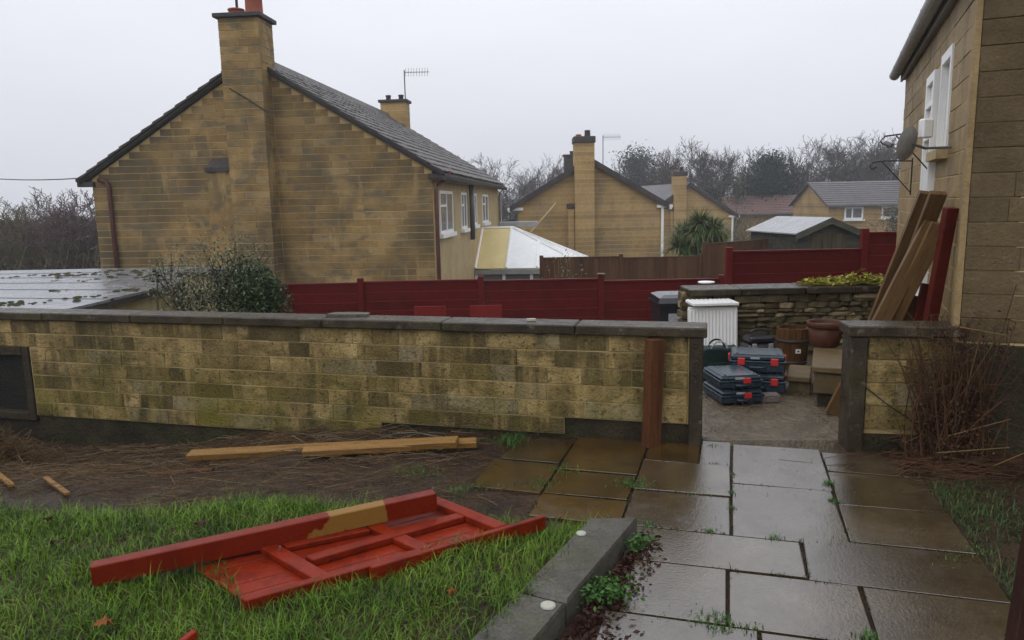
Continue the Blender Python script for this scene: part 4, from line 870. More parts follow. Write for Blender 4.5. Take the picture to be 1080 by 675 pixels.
# ================================================================== FLAT-ROOFED OUTBUILDING AT THE LEFT
gz_ = .80; gr = thing('flat_roof_garage', V3((-6, 9, -.9)), 'flat felt-roofed outbuilding with mossy clumps behind the wall at left', 'outbuilding')
gX = -4.02; gY0 = 6.45 + .35; gY1 = 11.3
def gfront(x): return wall_y(x) + .24
b = MB(); b.prism([(gX - .06, gfront(gX) + .03, -1.2), (gX - .06, gY1 - .05, -1.2), (-11, gY1 - .05, -1.2), (-11, gfront(-11) + .03, -1.2)][::-1], V3((0, 0, gz_ + 1.11))); ob('wall', b, 'garage_wall', gr)
b = MB(); b.prism([(gX + .05, gfront(gX), gz_ - .085), (gX + .05, gY1, gz_ - .085), (gX + .022, gY1, gz_ - .085), (gX + .022, gfront(gX), gz_ - .085)][::-1], V3((0, 0, .082))); ob('fascia', b, 'fascia', gr)
ys_ = np.linspace(0, 1, 7)                                    # felt laid in overlapping strips
for i in range(6):
    b = MB(); f = lambda x, k: gfront(x) * (1 - k) + gY1 * k
    k0_, k1_ = ys_[i] - (.012 if i else 0), ys_[i + 1]; z_ = gz_ - .028 + .004 * i * 0
    b.prism([(gX + .06, f(gX, k0_), z_ + .006), (gX + .06, f(gX, k1_), z_), (-11, f(-11, k1_), z_), (-11, f(-11, k0_), z_ + .006)], V3((0, 0, .026))); ob('felt_strip', b, 'felt', gr)
n = 0
mc = thing('moss_clumps', (gX - 1, 8.5, gz_), 'clumps of moss and debris scattered over the wet flat roof', 'moss'); mc['kind'] = 'stuff'; 
b = MB()
for (x, y, r) in [(15, 320, .09), (22, 321, .06), (38, 320, .07), (1, 322, .05), (54, 290, .09), (88, 290, .1), (70, 291, .09), (62, 293, .06), (95, 289, .06), (103, 290, .06), (130, 290, .12), (112, 287, .12), (140, 287, .12), (57, 307, .05), (88, 314, .10), (98, 313, .06), (130, 307, .1), (143, 305, .08), (60, 296, .04), (85, 297, .05), (15, 292, .06), (100, 295, .07), (160, 291, .11), (170, 295, .1), (148, 293, .07), (35, 290, .05), (120, 293, .05), (75, 288, .07)]:
    c = pz(x, y, gz_ + .003)
    for k in range(7):
        q = c + V3((rng.normal(0, r * .8), rng.normal(0, r * 1.1), 0)); rr = r * rng.uniform(.18, .5); b.lathe(q, [(rr, 0), (rr * .8, rr * .22), (rr * .35, rr * .36), (.001, rr * .38)], 7)
me = b.mesh('moss_clumps'); bpy.data.objects.remove(mc); mc = link('moss_clumps', me, 'moss_clump'); tag(mc, 'clumps of moss and debris scattered over the wet flat roof', 'moss', kind='stuff')
# lower annexe beyond it
an = thing('garage_annexe', V3((-3.5, 9.3, -.9)), 'pale rendered annexe with a dark flat roof behind the shrubs', 'outbuilding')
ax1 = pY(262, 290, 8.9)[0]; az1 = pY(230, 286, 8.9)[2]
b = MB(); b.box(((gX + .06 + ax1) / 2, 9.2, (az1 - .06 - 1.2) / 2), (ax1 - gX - .1, .6, az1 - .06 + 1.2), None, .004); ob('wall', b, 'garage_wall', an)
b = MB(); b.box(((gX + .04 + ax1) / 2, 9.2, az1 - .03), (ax1 - gX + .05, .7, .06), None, .006); ob('roof', b, 'fascia', an)

# ================================================================== LEFT HOUSE
HD = V3((.101, .995, 0)); HD /= np.linalg.norm(HD); HG = V3((-HD[1], HD[0], 0))          # HD along the side facade (away), HG along the gable (to the left)
K0 = pY(457, 225, 17.); K0[2] = 0; GN = -HD                                            # gable looks towards the camera
def lg(t, d=0., z=0.): return K0 + HG * t + GN * d + V3((0, 0, z))
def lf(s, d=0., z=0.): return K0 + HD * s - HG * d + V3((0, 0, z))                      # side facade, d outwards (to the right)
LW = (pp(101, 230, K0, HD) - K0) @ HG; LZ = (pp(100, 189, K0, HD)[2] + pp(452, 180, K0, HD)[2]) / 2; LA = pp(266, 66, K0, HD)[2]; LL = 12.6; LB = -2.6
rise = LA - LZ
lh = thing('stone_house', lg(LW / 2, 0, LB), 'big tan stone house at left with tall gable chimney and dark tiled roof', 'house')
def gzt(t): return LZ + rise * (1 - abs(t - LW / 2) / (LW / 2))
b = MB(); b.prism([lg(0, -.008, LB), lg(0, -.008, LZ), lg(LW / 2, -.008, LA), lg(LW, -.008, LZ), lg(LW, -.008, LB)], HD * (LL - .008)); ob('wall', b, 'house_mortar', lh)
CB = ((pp(296, 230, K0, HD) - K0) @ HG, (pp(245.5, 230, lg(0, .5), HD) - K0) @ HG); CBt = CB[0] + .12, CB[1] - .02
LC = .165; zL = [-1.1 + i * LC for i in range(200) if -1.1 + i * LC < LA - .05]
def lsp(z0, z1):
    zt = z1
    if zt <= LZ: a, c = .0, LW
    else:
        e = (zt - LZ) / rise * LW / 2; a, c = e, LW - e
    r = []
    if c - a < .2: return r
    if a < CB[0]: r.append((a, CB[0] - .005))
    if c > CB[1]: r.append((CB[1] + .005, c))
    return [x for x in r if x[1] - x[0] > .12]
nb = blockwork(lh, lg(0), HG, zL, lsp, .92, .06, 'house_block', .013, jl=.45, face=1)
print('gable blocks', nb, 'W', LW, 'eave', LZ, 'apex', LA)
# chimney: breast on the gable, stack above, shoulder at its left
CP_ = .5; ct = pp(258, 18, lg(0, CP_), HD)[2]
chm = MB(); chm.prism([lg(CB[0] + .01, CP_ - .01, LB), lg(CB[1] - .01, CP_ - .01, LB), lg(CB[1] - .01, -.25, LB), lg(CB[0] + .01, -.25, LB)], V3((0, 0, ct - LB))); ch = ob('chimney', chm, 'house_mortar', lh)
zC = [-1.1 + i * LC for i in range(200) if -1.1 + i * LC < ct - .1] + [ct]
blockwork(ch, lg(0, CP_), HG, zC, lambda a, c: [(CB[0], CB[1])], .6, .06, 'house_block', .013, jl=.3, face=1)
blockwork(ch, lg(CB[0], CP_), HD, zC, lambda a, c: [(.055, CP_ if a < LA - .35 else CP_ + .26)], .5, .06, 'house_block', .013, jl=.1, face=-1)
cx_ = (CB[0] + CB[1]) / 2; cw = CB[1] - CB[0]
b = MB(); b.box(lg(cx_, CP_ / 2 - .12, ct + .05), (cw + .16, CP_ + .26 + .16, .09), rotz(math.atan2(HG[1], HG[0])), .01); ob('cap', b, 'verge', ch)
for (px_, hh, r0) in ((249, .16, .17), (268, .55, .19)):
    c = pp(px_, 10, lg(0, .18), HD); c[2] = ct + .09; b = MB(); b.lathe(c, [(r0, 0), (r0 * .95, hh * .8), (r0 * 1.08, hh * .82), (r0 * 1.05, hh), (r0 * .8, hh), (r0 * .75, hh * .4)], 16); ob('chimney_pot', b, 'terracotta', ch, True)
c = pp(250, 10, lg(0, .18), HD); b = MB(); b.tube([c + V3((0, 0, ct + .1 - c[2])), c + V3((0, 0, ct + 1.3 - c[2]))], .03, 6); ob('mast', b, 'iron', ch)
# shoulder with sloped mossy top
SB = (CB[1] + .006, (pp(229.5, 230, K0, HD) - K0) @ HG); sz = pp(236, 182, K0, HD)[2]
b = MB(); b.prism([lg(SB[0], .32, LB), lg(SB[1], .32, LB), lg(SB[1], .0, LB), lg(SB[0], .0, LB)], V3((0, 0, sz - LB))); sh = ob('chimney_shoulder', b, 'house_block', ch)
b = MB(); b.prism([lg(SB[0] - .02, .36, sz + .002), lg(SB[1] + .04, .36, sz + .002), lg(SB[1] + .04, .01, sz + .002), lg(SB[0] - .02, .01, sz + .002)], V3((0, 0, .10))); b.prism([lg(SB[0], .34, sz + .1), lg(SB[0], .03, sz + .1), lg(SB[0], .03, sz + .32)], HG * (SB[1] - SB[0])); ob('shoulder_cap', b, 'verge', sh)
# cable down the chimney
b = MB(); b.tube([pp(x, y, lg(0, CP_ + .02), HD) for x, y in ((242, 93), (262, 105), (283, 119))], .012, 5); ob('cable', b, 'wire', ch)
# roof: two slopes; the right one carries its tiles
OV = .32; EV = .30; sl_ = math.atan2(rise, LW / 2); slopeL = math.hypot(rise, LW / 2) + EV; 
def rp(side, s, v, dz=0.):      # point on a roof slope: s down from the ridge, v along the ridge from the gable face
    t = LW / 2 - math.cos(sl_) * s if side > 0 else LW / 2 + math.cos(sl_) * s
    return K0 + HG * t + HD * v + V3((0, 0, LA + .05 - math.sin(sl_) * s + dz))
rb = MB()
for sd2 in (1, -1):
    P = [rp(sd2, 0, -OV * .4), rp(sd2, slopeL, -OV * .4), rp(sd2, slopeL, LL + .2), rp(sd2, 0, LL + .2)]; rb.prism(P if sd2 < 0 else P[::-1], V3((0, 0, .06)))
rf_ = ob('roof', rb, 'roof_tile', lh)
tb_ = MB(); rows = 15; ex = slopeL / rows; tw_ = .33; nt_ = int((LL + .3) / tw_)
for r in range(rows):
    s0 = r * ex; s1 = s0 + ex * 1.12
    for k in range(nt_):
        v0 = -OV * .4 - .02 + k * tw_ + (0 if r % 2 else .0); v1 = v0 + tw_ - .008; j = random.uniform(-.006, .008)
        p = [rp(1, s0, v0, .075 + j), rp(1, s1, v0, .115 + j), rp(1, s1, (v0 * .55 + v1 * .45), .135 + j), rp(1, s1, v1, .118 + j), rp(1, s0, v1, .078 + j), rp(1, s0, (v0 * .55 + v1 * .45), .095 + j)]
        lo = [q - V3((0, 0, .022)) for q in (p[1], p[2], p[3])]
        tb_.add(p + lo, [(5, 2, 1, 0), (4, 3, 2, 5), (1, 2, 7, 6), (2, 3, 8, 7), (0, 1, 6), (4, 8, 3)])
o = ob('roof_tiles', tb_, 'roof_tile', rf_); o['kind'] = 'stuff'
b = MB(); v = -.1
while v < LL + .1:
    b.prism([rp(1, .16, v, .10), rp(1, 0, v, .22), rp(-1, .16, v, .10)], HD * .42); v += .45
o = ob('ridge_tiles', b, 'roof_tile', rf_); o['kind'] = 'stuff'
b = MB()
for sd2 in (1, -1):
    for r in range(15):
        s0 = r * slopeL / 15; s1 = s0 + slopeL / 15 * 1.08
        P = [rp(sd2, s0, -OV * .4 - .06, .05), rp(sd2, s1, -OV * .4 - .06, .05), rp(sd2, s1, -OV * .4 - .06, .125), rp(sd2, s0, -OV * .4 - .06, .09)]; b.prism(P, HD * .16)
    P = [rp(sd2, .3, -.10, -.035), rp(sd2, slopeL - .05, -.10, -.035), rp(sd2, slopeL - .05, -.10, .018), rp(sd2, .3, -.10, .018)]; b.prism(P, HD * .09)
ob('verge', b, 'verge', lh)
for sd2 in (1, -1):
    b = MB(); e0 = rp(sd2, slopeL, 0, 0); c = rp(sd2, slopeL - .16, -.02, -.10); b.box(c + GN * -.02, (.40, .2, .12), rotz(math.atan2(HG[1], HG[0])), .01); ob('eave_box', b, 'verge', lh)
b = MB(); e0 = rp(1, slopeL + .06, -.15, -.02); b.prism([e0 + HG * x + V3((0, 0, z)) for (x, z) in ((-.06, .03), (-.05, -.04), (.0, -.075), (.05, -.04), (.06, .03))], HD * (LL + .35)); ob('gutter', b, 'verge', lh)
b = MB(); e0 = rp(1, slopeL - .05, -.02, -.12); b.prism([e0, e0 + HG * .30, e0 + HG * .30 + V3((0, 0, .03)), e0 + V3((0, 0, .03))], HD * (LL + .1)); ob('soffit', b, 'render_wall', lh)
# rendered side facade + windows
b = MB(); b.prism([lf(.12, .012, LB), lf(LL, .012, LB), lf(LL, -.02, LB), lf(.12, -.02, LB)], V3((0, 0, LZ - LB - .05))); ob('side_render', b, 'render_wall', lh)
def side_window(xa, xb, yt, yb):
    pa, pb = pp(xa, yb, lf(0, .03), HG), pp(xb, yb, lf(0, .03), HG); s0, s1 = (pa - K0) @ HD, (pb - K0) @ HD; z0 = pa[2]; z1 = pp(xa, yt, lf(0, .03), HG)[2]; b = MB(); f = .07
    for (a_, c_, u_, v_) in ((s0, s0 + f, z0, z1), (s1 - f, s1, z0, z1), (s0 + f, s1 - f, z1 - f, z1), (s0 + f, s1 - f, z0, z0 + f), ((s0 + s1) / 2 - .04, (s0 + s1) / 2 + .04, z0 + f, z1 - f), (s0 + f, (s0 + s1) / 2, z0 + (z1 - z0) * .62, z0 + (z1 - z0) * .62 + .06)):
        b.prism([lf(a_, .05, u_), lf(c_, .05, u_), lf(c_, .013, u_), lf(a_, .013, u_)], V3((0, 0, v_ - u_)))
    wv = ob('window', b, 'white_plastic', lh); b = MB(); b.prism([lf(s0 + .03, .03, z0 + .03), lf(s1 - .03, .03, z0 + .03), lf(s1 - .03, .02, z0 + .03), lf(s0 + .03, .02, z0 + .03)], V3((0, 0, z1 - z0 - .06))); ob('pane', b, 'glass', wv)
    b = MB(); b.prism([lf(s0 - .08, .12, z0 - .1), lf(s1 + .08, .12, z0 - .1), lf(s1 + .08, .013, z0 - .1), lf(s0 - .08, .013, z0 - .1)], V3((0, 0, .098))); ob('sill', b, 'white_plastic', wv)
for q in ((464.5, 478, 201, 247), (487, 492.5, 203, 241.5), (499, 503, 204, 237.5), (509, 515, 205, 235)): side_window(*q)
def pipe(pts, r, m, par, name='downpipe'): b = MB(); b.tube(pts, r, 8); ob(name, b, m, par, True)
pq = pp(459.5, 200, lf(0, .09), HG); s_ = (pq - K0) @ HD
pipe([lf(s_ + .35, .36, LZ - .02), lf(s_ + .3, .34, LZ - .16), lf(s_ + .05, .12, LZ - .3), lf(s_, .1, LZ - .42), lf(s_, .1, LB)], .045, 'pipe_brown', lh)
pq = pp(497, 215, lf(0, .1), HG); s_ = (pq - K0) @ HD; zb_ = pp(497, 253, lf(0, .1), HG)[2]; pipe([lf(s_, .12, LZ - .1), lf(s_, .12, zb_)], .075, 'pipe_grey', lh, 'soil_pipe')
pipe([lf(LL - .1, .34, LZ - .05), lf(LL - .1, .1, LZ - .35), lf(LL - .1, .1, LB)], .05, 'white_plastic', lh)
tq = (pp(118, 230, lg(0, .06), HD) - K0) @ HG; pipe([lg(tq + .25, .06, LZ - .02), lg(tq + .06, .06, LZ - .06), lg(tq, .06, LZ - .2), lg(tq, .06, LB)], .05, 'pipe_brown', lh)
# far chimney with pots and the aerial
def stack(c, wd, dp, z0, z1, par, u, m='far_wall', pots=2, rp_=.1):
    b = MB(); b.box((c[0], c[1], (z0 + z1) / 2), (wd, dp, z1 - z0), rotz(math.atan2(u[1], u[0])), .01); s = ob('chimney', b, m, par)
    b = MB(); b.box((c[0], c[1], z1 + .05), (wd + .14, dp + .14, .1), rotz(math.atan2(u[1], u[0])), .01); ob('cap', b, 'verge', s)
    for k in range(pots):
        q = V3((c[0], c[1], z1 + .1)) + V3(u) * (k - (pots - 1) / 2) * wd * .5; b = MB(); b.lathe(q, [(rp_, 0), (rp_ * .9, .14), (rp_ * 1.1, .15), (rp_ * 1.05, .2), (rp_ * .7, .2)], 10); ob('chimney_pot', b, 'verge', s, True)
    return s
fc = rp(1, 0, LL - .4); zz = pY(417, 106, fc[1])[2]; fcx = pY(417, 120, fc[1])[0]; fs2 = stack((fcx, fc[1]), 1.0, .6, LA - .8, zz - .1, lh, HG)
def aerial(base, z1, L, m, par, u, nel=10, name='aerial'):
    base = V3(base); b = MB(); b.tube([base, base * [1, 1, 0] + V3((0, 0, z1))], .022, 5); u = V3(u); a_ = ob('aerial_mast', b, 'iron', par); top = base * [1, 1, 0] + V3((0, 0, z1 - .08)); v = V3((-u[1], u[0], 0)); b = MB(); b.tube([top, top + u * L], .015, 4)
    for k in range(nel): q = top + u * L * (k + .5) / nel; b.tube([q - V3((0, 0, .17)) - v * .1, q + V3((0, 0, .17)) + v * .1], .009, 4)
    ob('aerial_boom', b, 'metal', a_); return a_
ab = pY(427.5, 105, fc[1]); aerial(ab - V3((0, 0, .8)), pY(427, 74, fc[1])[2], .95, 'iron', lh, (1, 0, 0), 9)
# overhead line to the left eave
b = MB(); p0 = pY(84, 188, 17.6); p1 = pY(-60, 181.5, 24.); b.tube([p0 * (1 - k) + p1 * k - V3((0, 0, .12 * 4 * k * (1 - k))) for k in np.linspace(0, 1, 10)], .012, 4); tag(ob('overhead_cable', b, 'wire'), 'thin overhead cable running left from the big house eave', 'cable')

# ---------- conservatory on its side
cs = thing('conservatory', lf(7.6, 1, LB), 'white conservatory with hipped translucent roof and one yellowed panel', 'conservatory')
s_n = (pp(500, 283, lf(0), HG) - K0) @ HD; s_r = (pp(508, 242, lf(0), HG) - K0) @ HD; s_f = 2 * s_r - s_n
ez = pp(500, 284, lf(0), HG)[2]; rz_ = pp(508, 241.5, lf(0), HG)[2]; CD = 3.55; RDD = 1.05
def cp(s, d, z): return lf(s, d, z)
ridge0, ridge1 = cp(s_r, .03, rz_), cp(s_r, RDD, rz_)
e0, e1, e2, e3 = cp(s_n, .03, ez), cp(s_n, CD, ez), cp(s_f, CD, ez), cp(s_f, .03, ez)
def pane(poly, m):
    n_ = np.cross(poly[1] - poly[0], poly[2] - poly[0]); n_ /= np.linalg.norm(n_); n_ = n_ if n_[2] > 0 else -n_; b = MB(); b.prism(poly if np.cross(poly[1] - poly[0], poly[2] - poly[0])[2] < 0 else poly[::-1], n_ * .025); ob('roof_panel', b, m, cs)
def along(a, c, k): return a * (1 - k) + c * k
hip = lambda d: along(ridge1, e1, (d - RDD) / (CD - RDD)) if d > RDD else cp(s_r, max(d, .03), rz_)
cuts = [.03, 1.0, 1.95, 2.8, CD]
for i in range(4):
    a_, c_ = cuts[i], cuts[i + 1]; P = [cp(s_n, a_, ez), cp(s_n, c_, ez)] + ([hip(c_)] if c_ < CD else []) + ([ridge1] if a_ < RDD < c_ else []) + [hip(a_)]
    pane([V3(p) for p in P], 'cream_panel' if i == 0 else 'roof_white')
pane([e1, e2, ridge1], 'roof_white')
for i in range(3):
    a_, c_ = cuts[i], cuts[i + 1]; P = [cp(s_f, a_, ez), cp(s_f, c_, ez), along(ridge1, e2, max(0, (c_ - RDD) / (CD - RDD))) if c_ > RDD else cp(s_r, c_, rz_)] + ([ridge1] if a_ < RDD < c_ else []) + [along(ridge1, e2, (a_ - RDD) / (CD - RDD)) if a_ > RDD else cp(s_r, a_, rz_)]
    pane([V3(p) for p in P], 'roof_white')
up_ = V3((0, 0, .035))
for p, q in [(ridge0, ridge1), (ridge1, e1), (ridge1, e2), (e0, ridge0)] + [(cp(s_n, d, ez), hip(d)) for d in cuts[1:4]] + [(along(e1, e2, k), along(ridge1, e2, 0) * 0 + along(e1, e2, k) * .55 + ridge1 * .45) for k in (.33, .66)]:
    b = MB(); b.tube([V3(p) + up_, V3(q) + up_], .042, 5); ob('glazing_bar', b, 'white_plastic', cs)
b = MB(); b.prism([cp(s_n - .08, 0.03, ez - .16), cp(s_n - .08, CD + .08, ez - .16), cp(s_n + .0, CD + .08, ez - .16), cp(s_n, .03, ez - .16)], V3((0, 0, .14))); ob('gutter', b, 'grey_trim', cs)
b = MB(); b.prism([cp(s_n + .01, CD - .0, ez - .16), cp(s_n + .01, CD + .08, ez - .16), cp(s_f, CD + .08, ez - .16), cp(s_f, CD, ez - .16)], V3((0, 0, .14))); ob('gutter', b, 'grey_trim', cs)
for d in np.linspace(.06, CD - .06, 5): b = MB(); c = cp(s_n + .04, d, (ez - .16 + LB) / 2); b.box(c, (.09, .09, ez - .165 - LB), rotz(.1), .004); ob('post', b, 'white_plastic', cs)
b = MB(); b.prism([cp(s_n + .05, .04, LB), cp(s_n + .05, CD - .02, LB), cp(s_n + .07, CD - .02, LB), cp(s_n + .07, .04, LB)], V3((0, 0, ez - .17 - LB))); ob('glazing', b, 'glass', cs)
b = MB(); b.prism([cp(s_n + .1, CD - .03, LB), cp(s_f, CD - .03, LB), cp(s_f, CD - .05, LB), cp(s_n + .1, CD - .05, LB)], V3((0, 0, ez - .17 - LB))); ob('glazing', b, 'glass', cs)
b = MB(); b.box(along(ridge0, ridge1, .75) + V3((.45, .5, .12)), (1.3, .5, .18), None, .01); ob('vent_box', b, 'grey_trim', cs)

# ================================================================== HOUSES FURTHER OFF
def far_house(name, label, gl_, gr_, ye, apex, Y, L, vd, zb, chim=None, roofm='far_roof', wallm='far_wall', pipes=()):
    """gable facing us between pixel columns gl_ and gr_ at eaves row ye, apex pixel, at distance Y, running back along vd"""
    a_, c_ = pY(gl_, ye, Y), pY(gr_, ye, Y); ap = pY(apex[0], apex[1], Y); ze = (a_[2] + c_[2]) / 2; W = c_[0] - a_[0]; vd = V3(vd); vd /= np.linalg.norm(vd); xm = (a_[0] + c_[0]) / 2
    t = thing(name, (xm, Y, zb), label, 'house'); b = MB(); P = lambda x, z: V3((x, Y, z)); b.prism([P(a_[0], zb), P(c_[0], zb), P(c_[0], ze), P(xm, ap[2]), P(a_[0], ze)], vd * L); ob('wall', b, wallm, t)
    sl = (ap[2] - ze) / (W / 2); ov = .35; rb = MB()
    for s in (-1, 1):
        x1 = xm + s * (W / 2 + ov); z1 = ze - sl * ov; q = [P(xm, ap[2] + .04), P(x1, z1 + .04), P(x1, z1 + .2), P(xm, ap[2] + .2)]; q = [p - vd * .2 for p in q]; rb.prism(q if s > 0 else q[::-1], vd * (L + .4))
    r = ob('roof', rb, roofm, t); vb = MB()
    for s in (-1, 1):
        x1 = xm + s * (W / 2 + ov); z1 = ze - sl * ov; q = [P(xm, ap[2] - .06), P(x1, z1 - .06), P(x1, z1 + .21), P(xm, ap[2] + .21)]; q = [p - vd * .27 for p in q]; vb.prism(q if s > 0 else q[::-1], vd * .06)
    ob('verge', vb, 'verge', r)
    for s in (-1, 1):
        g = MB(); x1 = xm + s * (W / 2 + ov + .04); g.box((x1, Y + L / 2, ze - sl * ov - .02), (.14, L + .3, .12), None, .01); o = ob('gutter', g, 'white_plastic', t); g = MB(); g.box((xm + s * (W / 2 + .12), Y - .1, ze - .14), (.75, .12, .14), None, .01); ob('eave_board', g, 'white_plastic', t)
    for s in pipes: g = MB(); g.tube([(xm + s * (W / 2 + .02), Y - .08, ze - .2), (xm + s * (W / 2 + .02), Y - .08, zb)], .07, 6); ob('downpipe', g, 'white_plastic', t)
    if chim:
        (cl, cr, cyt, sh) = chim; p, q = pY(cl, cyt, Y - .5), pY(cr, cyt, Y - .5); w_ = q[0] - p[0]; z1 = p[2]
        g = MB(); g.box(((p[0] + q[0]) / 2, Y - .02, (z1 + zb) / 2), (w_, .96, z1 - zb), None, .01); cmn = ob('chimney', g, wallm, t); g = MB(); g.box(((p[0] + q[0]) / 2, Y - .02, z1 - .14), (w_ + .1, 1.06, .3), None, .02); ob('cap', g, 'verge', cmn)
        for k in (-.25, .2): g = MB(); g.lathe(((p[0] + q[0]) / 2 + k * w_, Y, z1), [(.15, 0), (.13, .1 if k < 0 else .28), (.16, .12 if k < 0 else .3), (.08, .14 if k < 0 else .33)], 10); ob('chimney_pot', g, 'terracotta' if k < 0 else 'verge', cmn, True)
        if sh: g = MB(); pl = pY(sh[0], sh[1], Y - .2); g.box(((pl[0] + p[0]) / 2 - .01, Y - .12, (pl[2] + zb) / 2), (p[0] - pl[0] - .02, .5, pl[2] - zb), None, .01); s_h = ob('chimney_shoulder', g, wallm, t); g = MB(); g.box(((pl[0] + p[0]) / 2 - .01, Y - .14, pl[2] + .12), (p[0] - pl[0] + .08, .6, .24), None, .03); ob('shoulder_cap', g, 'verge', s_h)
    return t, xm, ze, ap[2], W
h2, xm2, ze2, za2, W2 = far_house('stone_house', 'tan stone house in the middle with chimney up its gable', 546, 698, 216, (617, 170), 36., 11., (.16, 1, 0), -3.4, (606, 627, 144, (599, 220)), pipes=(1,))
pbm = MB(); a0, a1 = pY(559, 246, 35.5), pY(587, 214, 35.5); pbm.tube([a0, a1], .06, 6); tag(ob('leaning_pole', pbm, 'render_wall'), 'pale pole slanting up in front of the middle stone house gable', 'pole')
bs = pY(636, 178, 40.); aerial(bs - V3((0, 0, .6)), pY(636, 143, 40.)[2], .95, 'iron', h2, (1, .1, 0), 9)
q = stack((pY(603, 170, 44.)[0], 44.), .9, .7, za2 - .4, pY(603, 165, 44.)[2], h2, (1, 0, 0), 'verge', 1, .12)
h3 = far_house('stone_house', 'smaller tan stone house behind the palm with a square chimney', 680, 772, 227, (722, 196), 52., 11., (-.25, 1, 0), -4.2, (711.5, 724.5, 181, (707, 222)), 'far_roof', 'far_wall', (1,))[0]
def long_house(name, label, xl, xr, yr, ye, Y, dep, wins, roofm, zb, gable_px=None, chim=None):
    """house with its long side to us: ridge row yr, eaves row ye"""
    a_, c_ = pY(xl, ye, Y), pY(xr, ye, Y); ze = (a_[2] + c_[2]) / 2; zr = pY((xl + xr) / 2, yr, Y + dep / 2)[2]; x0, x1 = a_[0], c_[0]
    t = thing(name, ((x0 + x1) / 2, Y, zb), label, 'house'); b = MB(); b.prism([(x0, Y, zb), (x0, Y + dep, zb), (x0, Y + dep, ze), (x0, Y + dep / 2, zr), (x0, Y, ze)], V3((x1 - x0, 0, 0))); ob('wall', b, 'far_wall', t)
    rb = MB(); n_ = 11
    for i in range(n_):                                          # tile courses
        k0_, k1_ = i / n_, (i + 1.06) / n_; f = lambda k, dz: (Y + dep / 2 - k * (dep / 2 + .4), zr + .1 + dz - k * (zr - ze) * (1 + .8 / dep))
        (ya, za), (yb, zb_) = f(k0_, .02), f(k1_, .07); rb.add([(x0 - .3, ya, za), (x1 + .3, ya, za), (x1 + .3, yb, zb_), (x0 - .3, yb, zb_), (x0 - .3, yb, zb_ - .06), (x1 + .3, yb, zb_ - .06)], [(0, 3, 2, 1), (3, 4, 5, 2)])
    rb.prism([(x0 - .3, Y - .4, ze - (zr - ze) * .8 / dep), (x0 - .3, Y + dep / 2, zr), (x0 - .3, Y + dep + .4, ze - (zr - ze) * .8 / dep), (x0 - .3, Y + dep / 2, zr + .1)], V3((x1 - x0 + .6, 0, 0))); ob('roof', rb, roofm, t)
    g = MB(); g.box(((x0 + x1) / 2, Y - .45, ze - .12), (x1 - x0 + .6, .14, .14), None, .01); ob('gutter', g, 'pipe_grey', t)
    for (wl, wr, wt, wb_, nm) in wins:
        p, q = pY(wl, wb_, Y - .02), pY(wr, wt, Y - .02); f = .12; g = MB(); ww, wh = q[0] - p[0], q[2] - p[2]
        for (x_, z_, dx, dz) in ((p[0] + f / 2, p[2] + wh / 2, f, wh), (q[0] - f / 2, p[2] + wh / 2, f, wh), (p[0] + ww / 2, q[2] - f / 2, ww - 2 * f, f), (p[0] + ww / 2, p[2] + f / 2, ww - 2 * f, f), (p[0] + ww * .42, p[2] + wh / 2, .1, wh - 2 * f)): g.box((x_, Y - .04, z_), (dx, .1, dz))
        wv = ob('window', g, 'white_plastic', t); g = MB(); g.box((p[0] + ww / 2, Y - .02, p[2] + wh / 2), (ww - .1, .03, wh - .1)); ob('pane', g, 'glass', wv); g = MB(); g.box((p[0] + ww / 2, Y - .1, p[2] - .06), (ww + .2, .2, .1)); ob('sill', g, 'white_plastic', wv)
    if chim: p, q = pY(chim[0], chim[2], Y + dep / 2), pY(chim[1], chim[2], Y + dep / 2); stack(((p[0] + q[0]) / 2, Y + dep / 2), q[0] - p[0], .8, zr - .3, p[2], t, (1, 0, 0), 'far_wall', 1, .15)
    return t
long_house('terraced_house', 'ochre house with grey tiled roof and white windows beyond the shed', 874, 1010, 192, 214, 56., 7., [(890, 910.5, 218, 231.5, 2), (929, 950, 217, 230, 2)], 'far_roof', -4.4, chim=(951, 957, 178))
long_house('terraced_house', 'ochre house with reddish brown roof between trees and shed', 775, 862, 207, 224, 68., 7., [(821.5, 836, 227, 235, 1), (848, 857, 226.5, 232, 1)], 'far_roof_red', -4.6)

# ---------- black garden shed
sY = 17.5; sl0, sr0 = pY(841, 250, sY), pY(908, 250, sY); ap = pY(876.5, 230.5, sY); ez_ = pY(841, 246, sY)[2]; sx0, sx1 = sl0[0], sr0[0]; sm = (sx0 + sx1) / 2; sb = -2.6; sdp = V3((-.16, 1, 0)) * 2.3
sh_ = thing('garden_shed', (sm, sY, sb), 'weathered black timber shed with wet grey felt roof above the red fence', 'shed')
b = MB(); b.prism([(sx0 + .02, sY + .03, sb), (sx1 - .02, sY + .03, sb), (sx1 - .02, sY + .03, ez_), (sm, sY + .03, ap[2] - .06), (sx0 + .02, sY + .03, ez_)], sdp); ob('wall', b, 'shed_wood', sh_)
z = -.9
while z < ap[2] - .1:
    hb_ = .12; k = 0 if z + hb_ < ez_ else (z + hb_ - ez_) / (ap[2] - ez_) * (sx1 - sx0) / 2
    segs = [(sx0 + k, sm - .42), (sm + .42, sx1 - k)] if z < ez_ - .02 else [(sx0 + k, sx1 - k)]
    for (p, q) in segs:
        if q - p > .06: b = MB(); b.box(((p + q) / 2, sY + .012, z + hb_ / 2), (q - p, .02, hb_ - .004), np.array([[1, 0, 0], [0, math.cos(.08), -math.sin(.08)], [0, math.sin(.08), math.cos(.08)]]), .002); ob('board', b, 'shed_wood', sh_)
    z += hb_
dd = [MB(), MB()]
for i in range(7): b = MB(); b.box((sm - .36 + i * .12, sY + .008, (ez_ - .03 - .9) / 2), (.114, .03, ez_ - .03 + .9), None, .002); ob('door_board', b, 'shed_door', sh_)
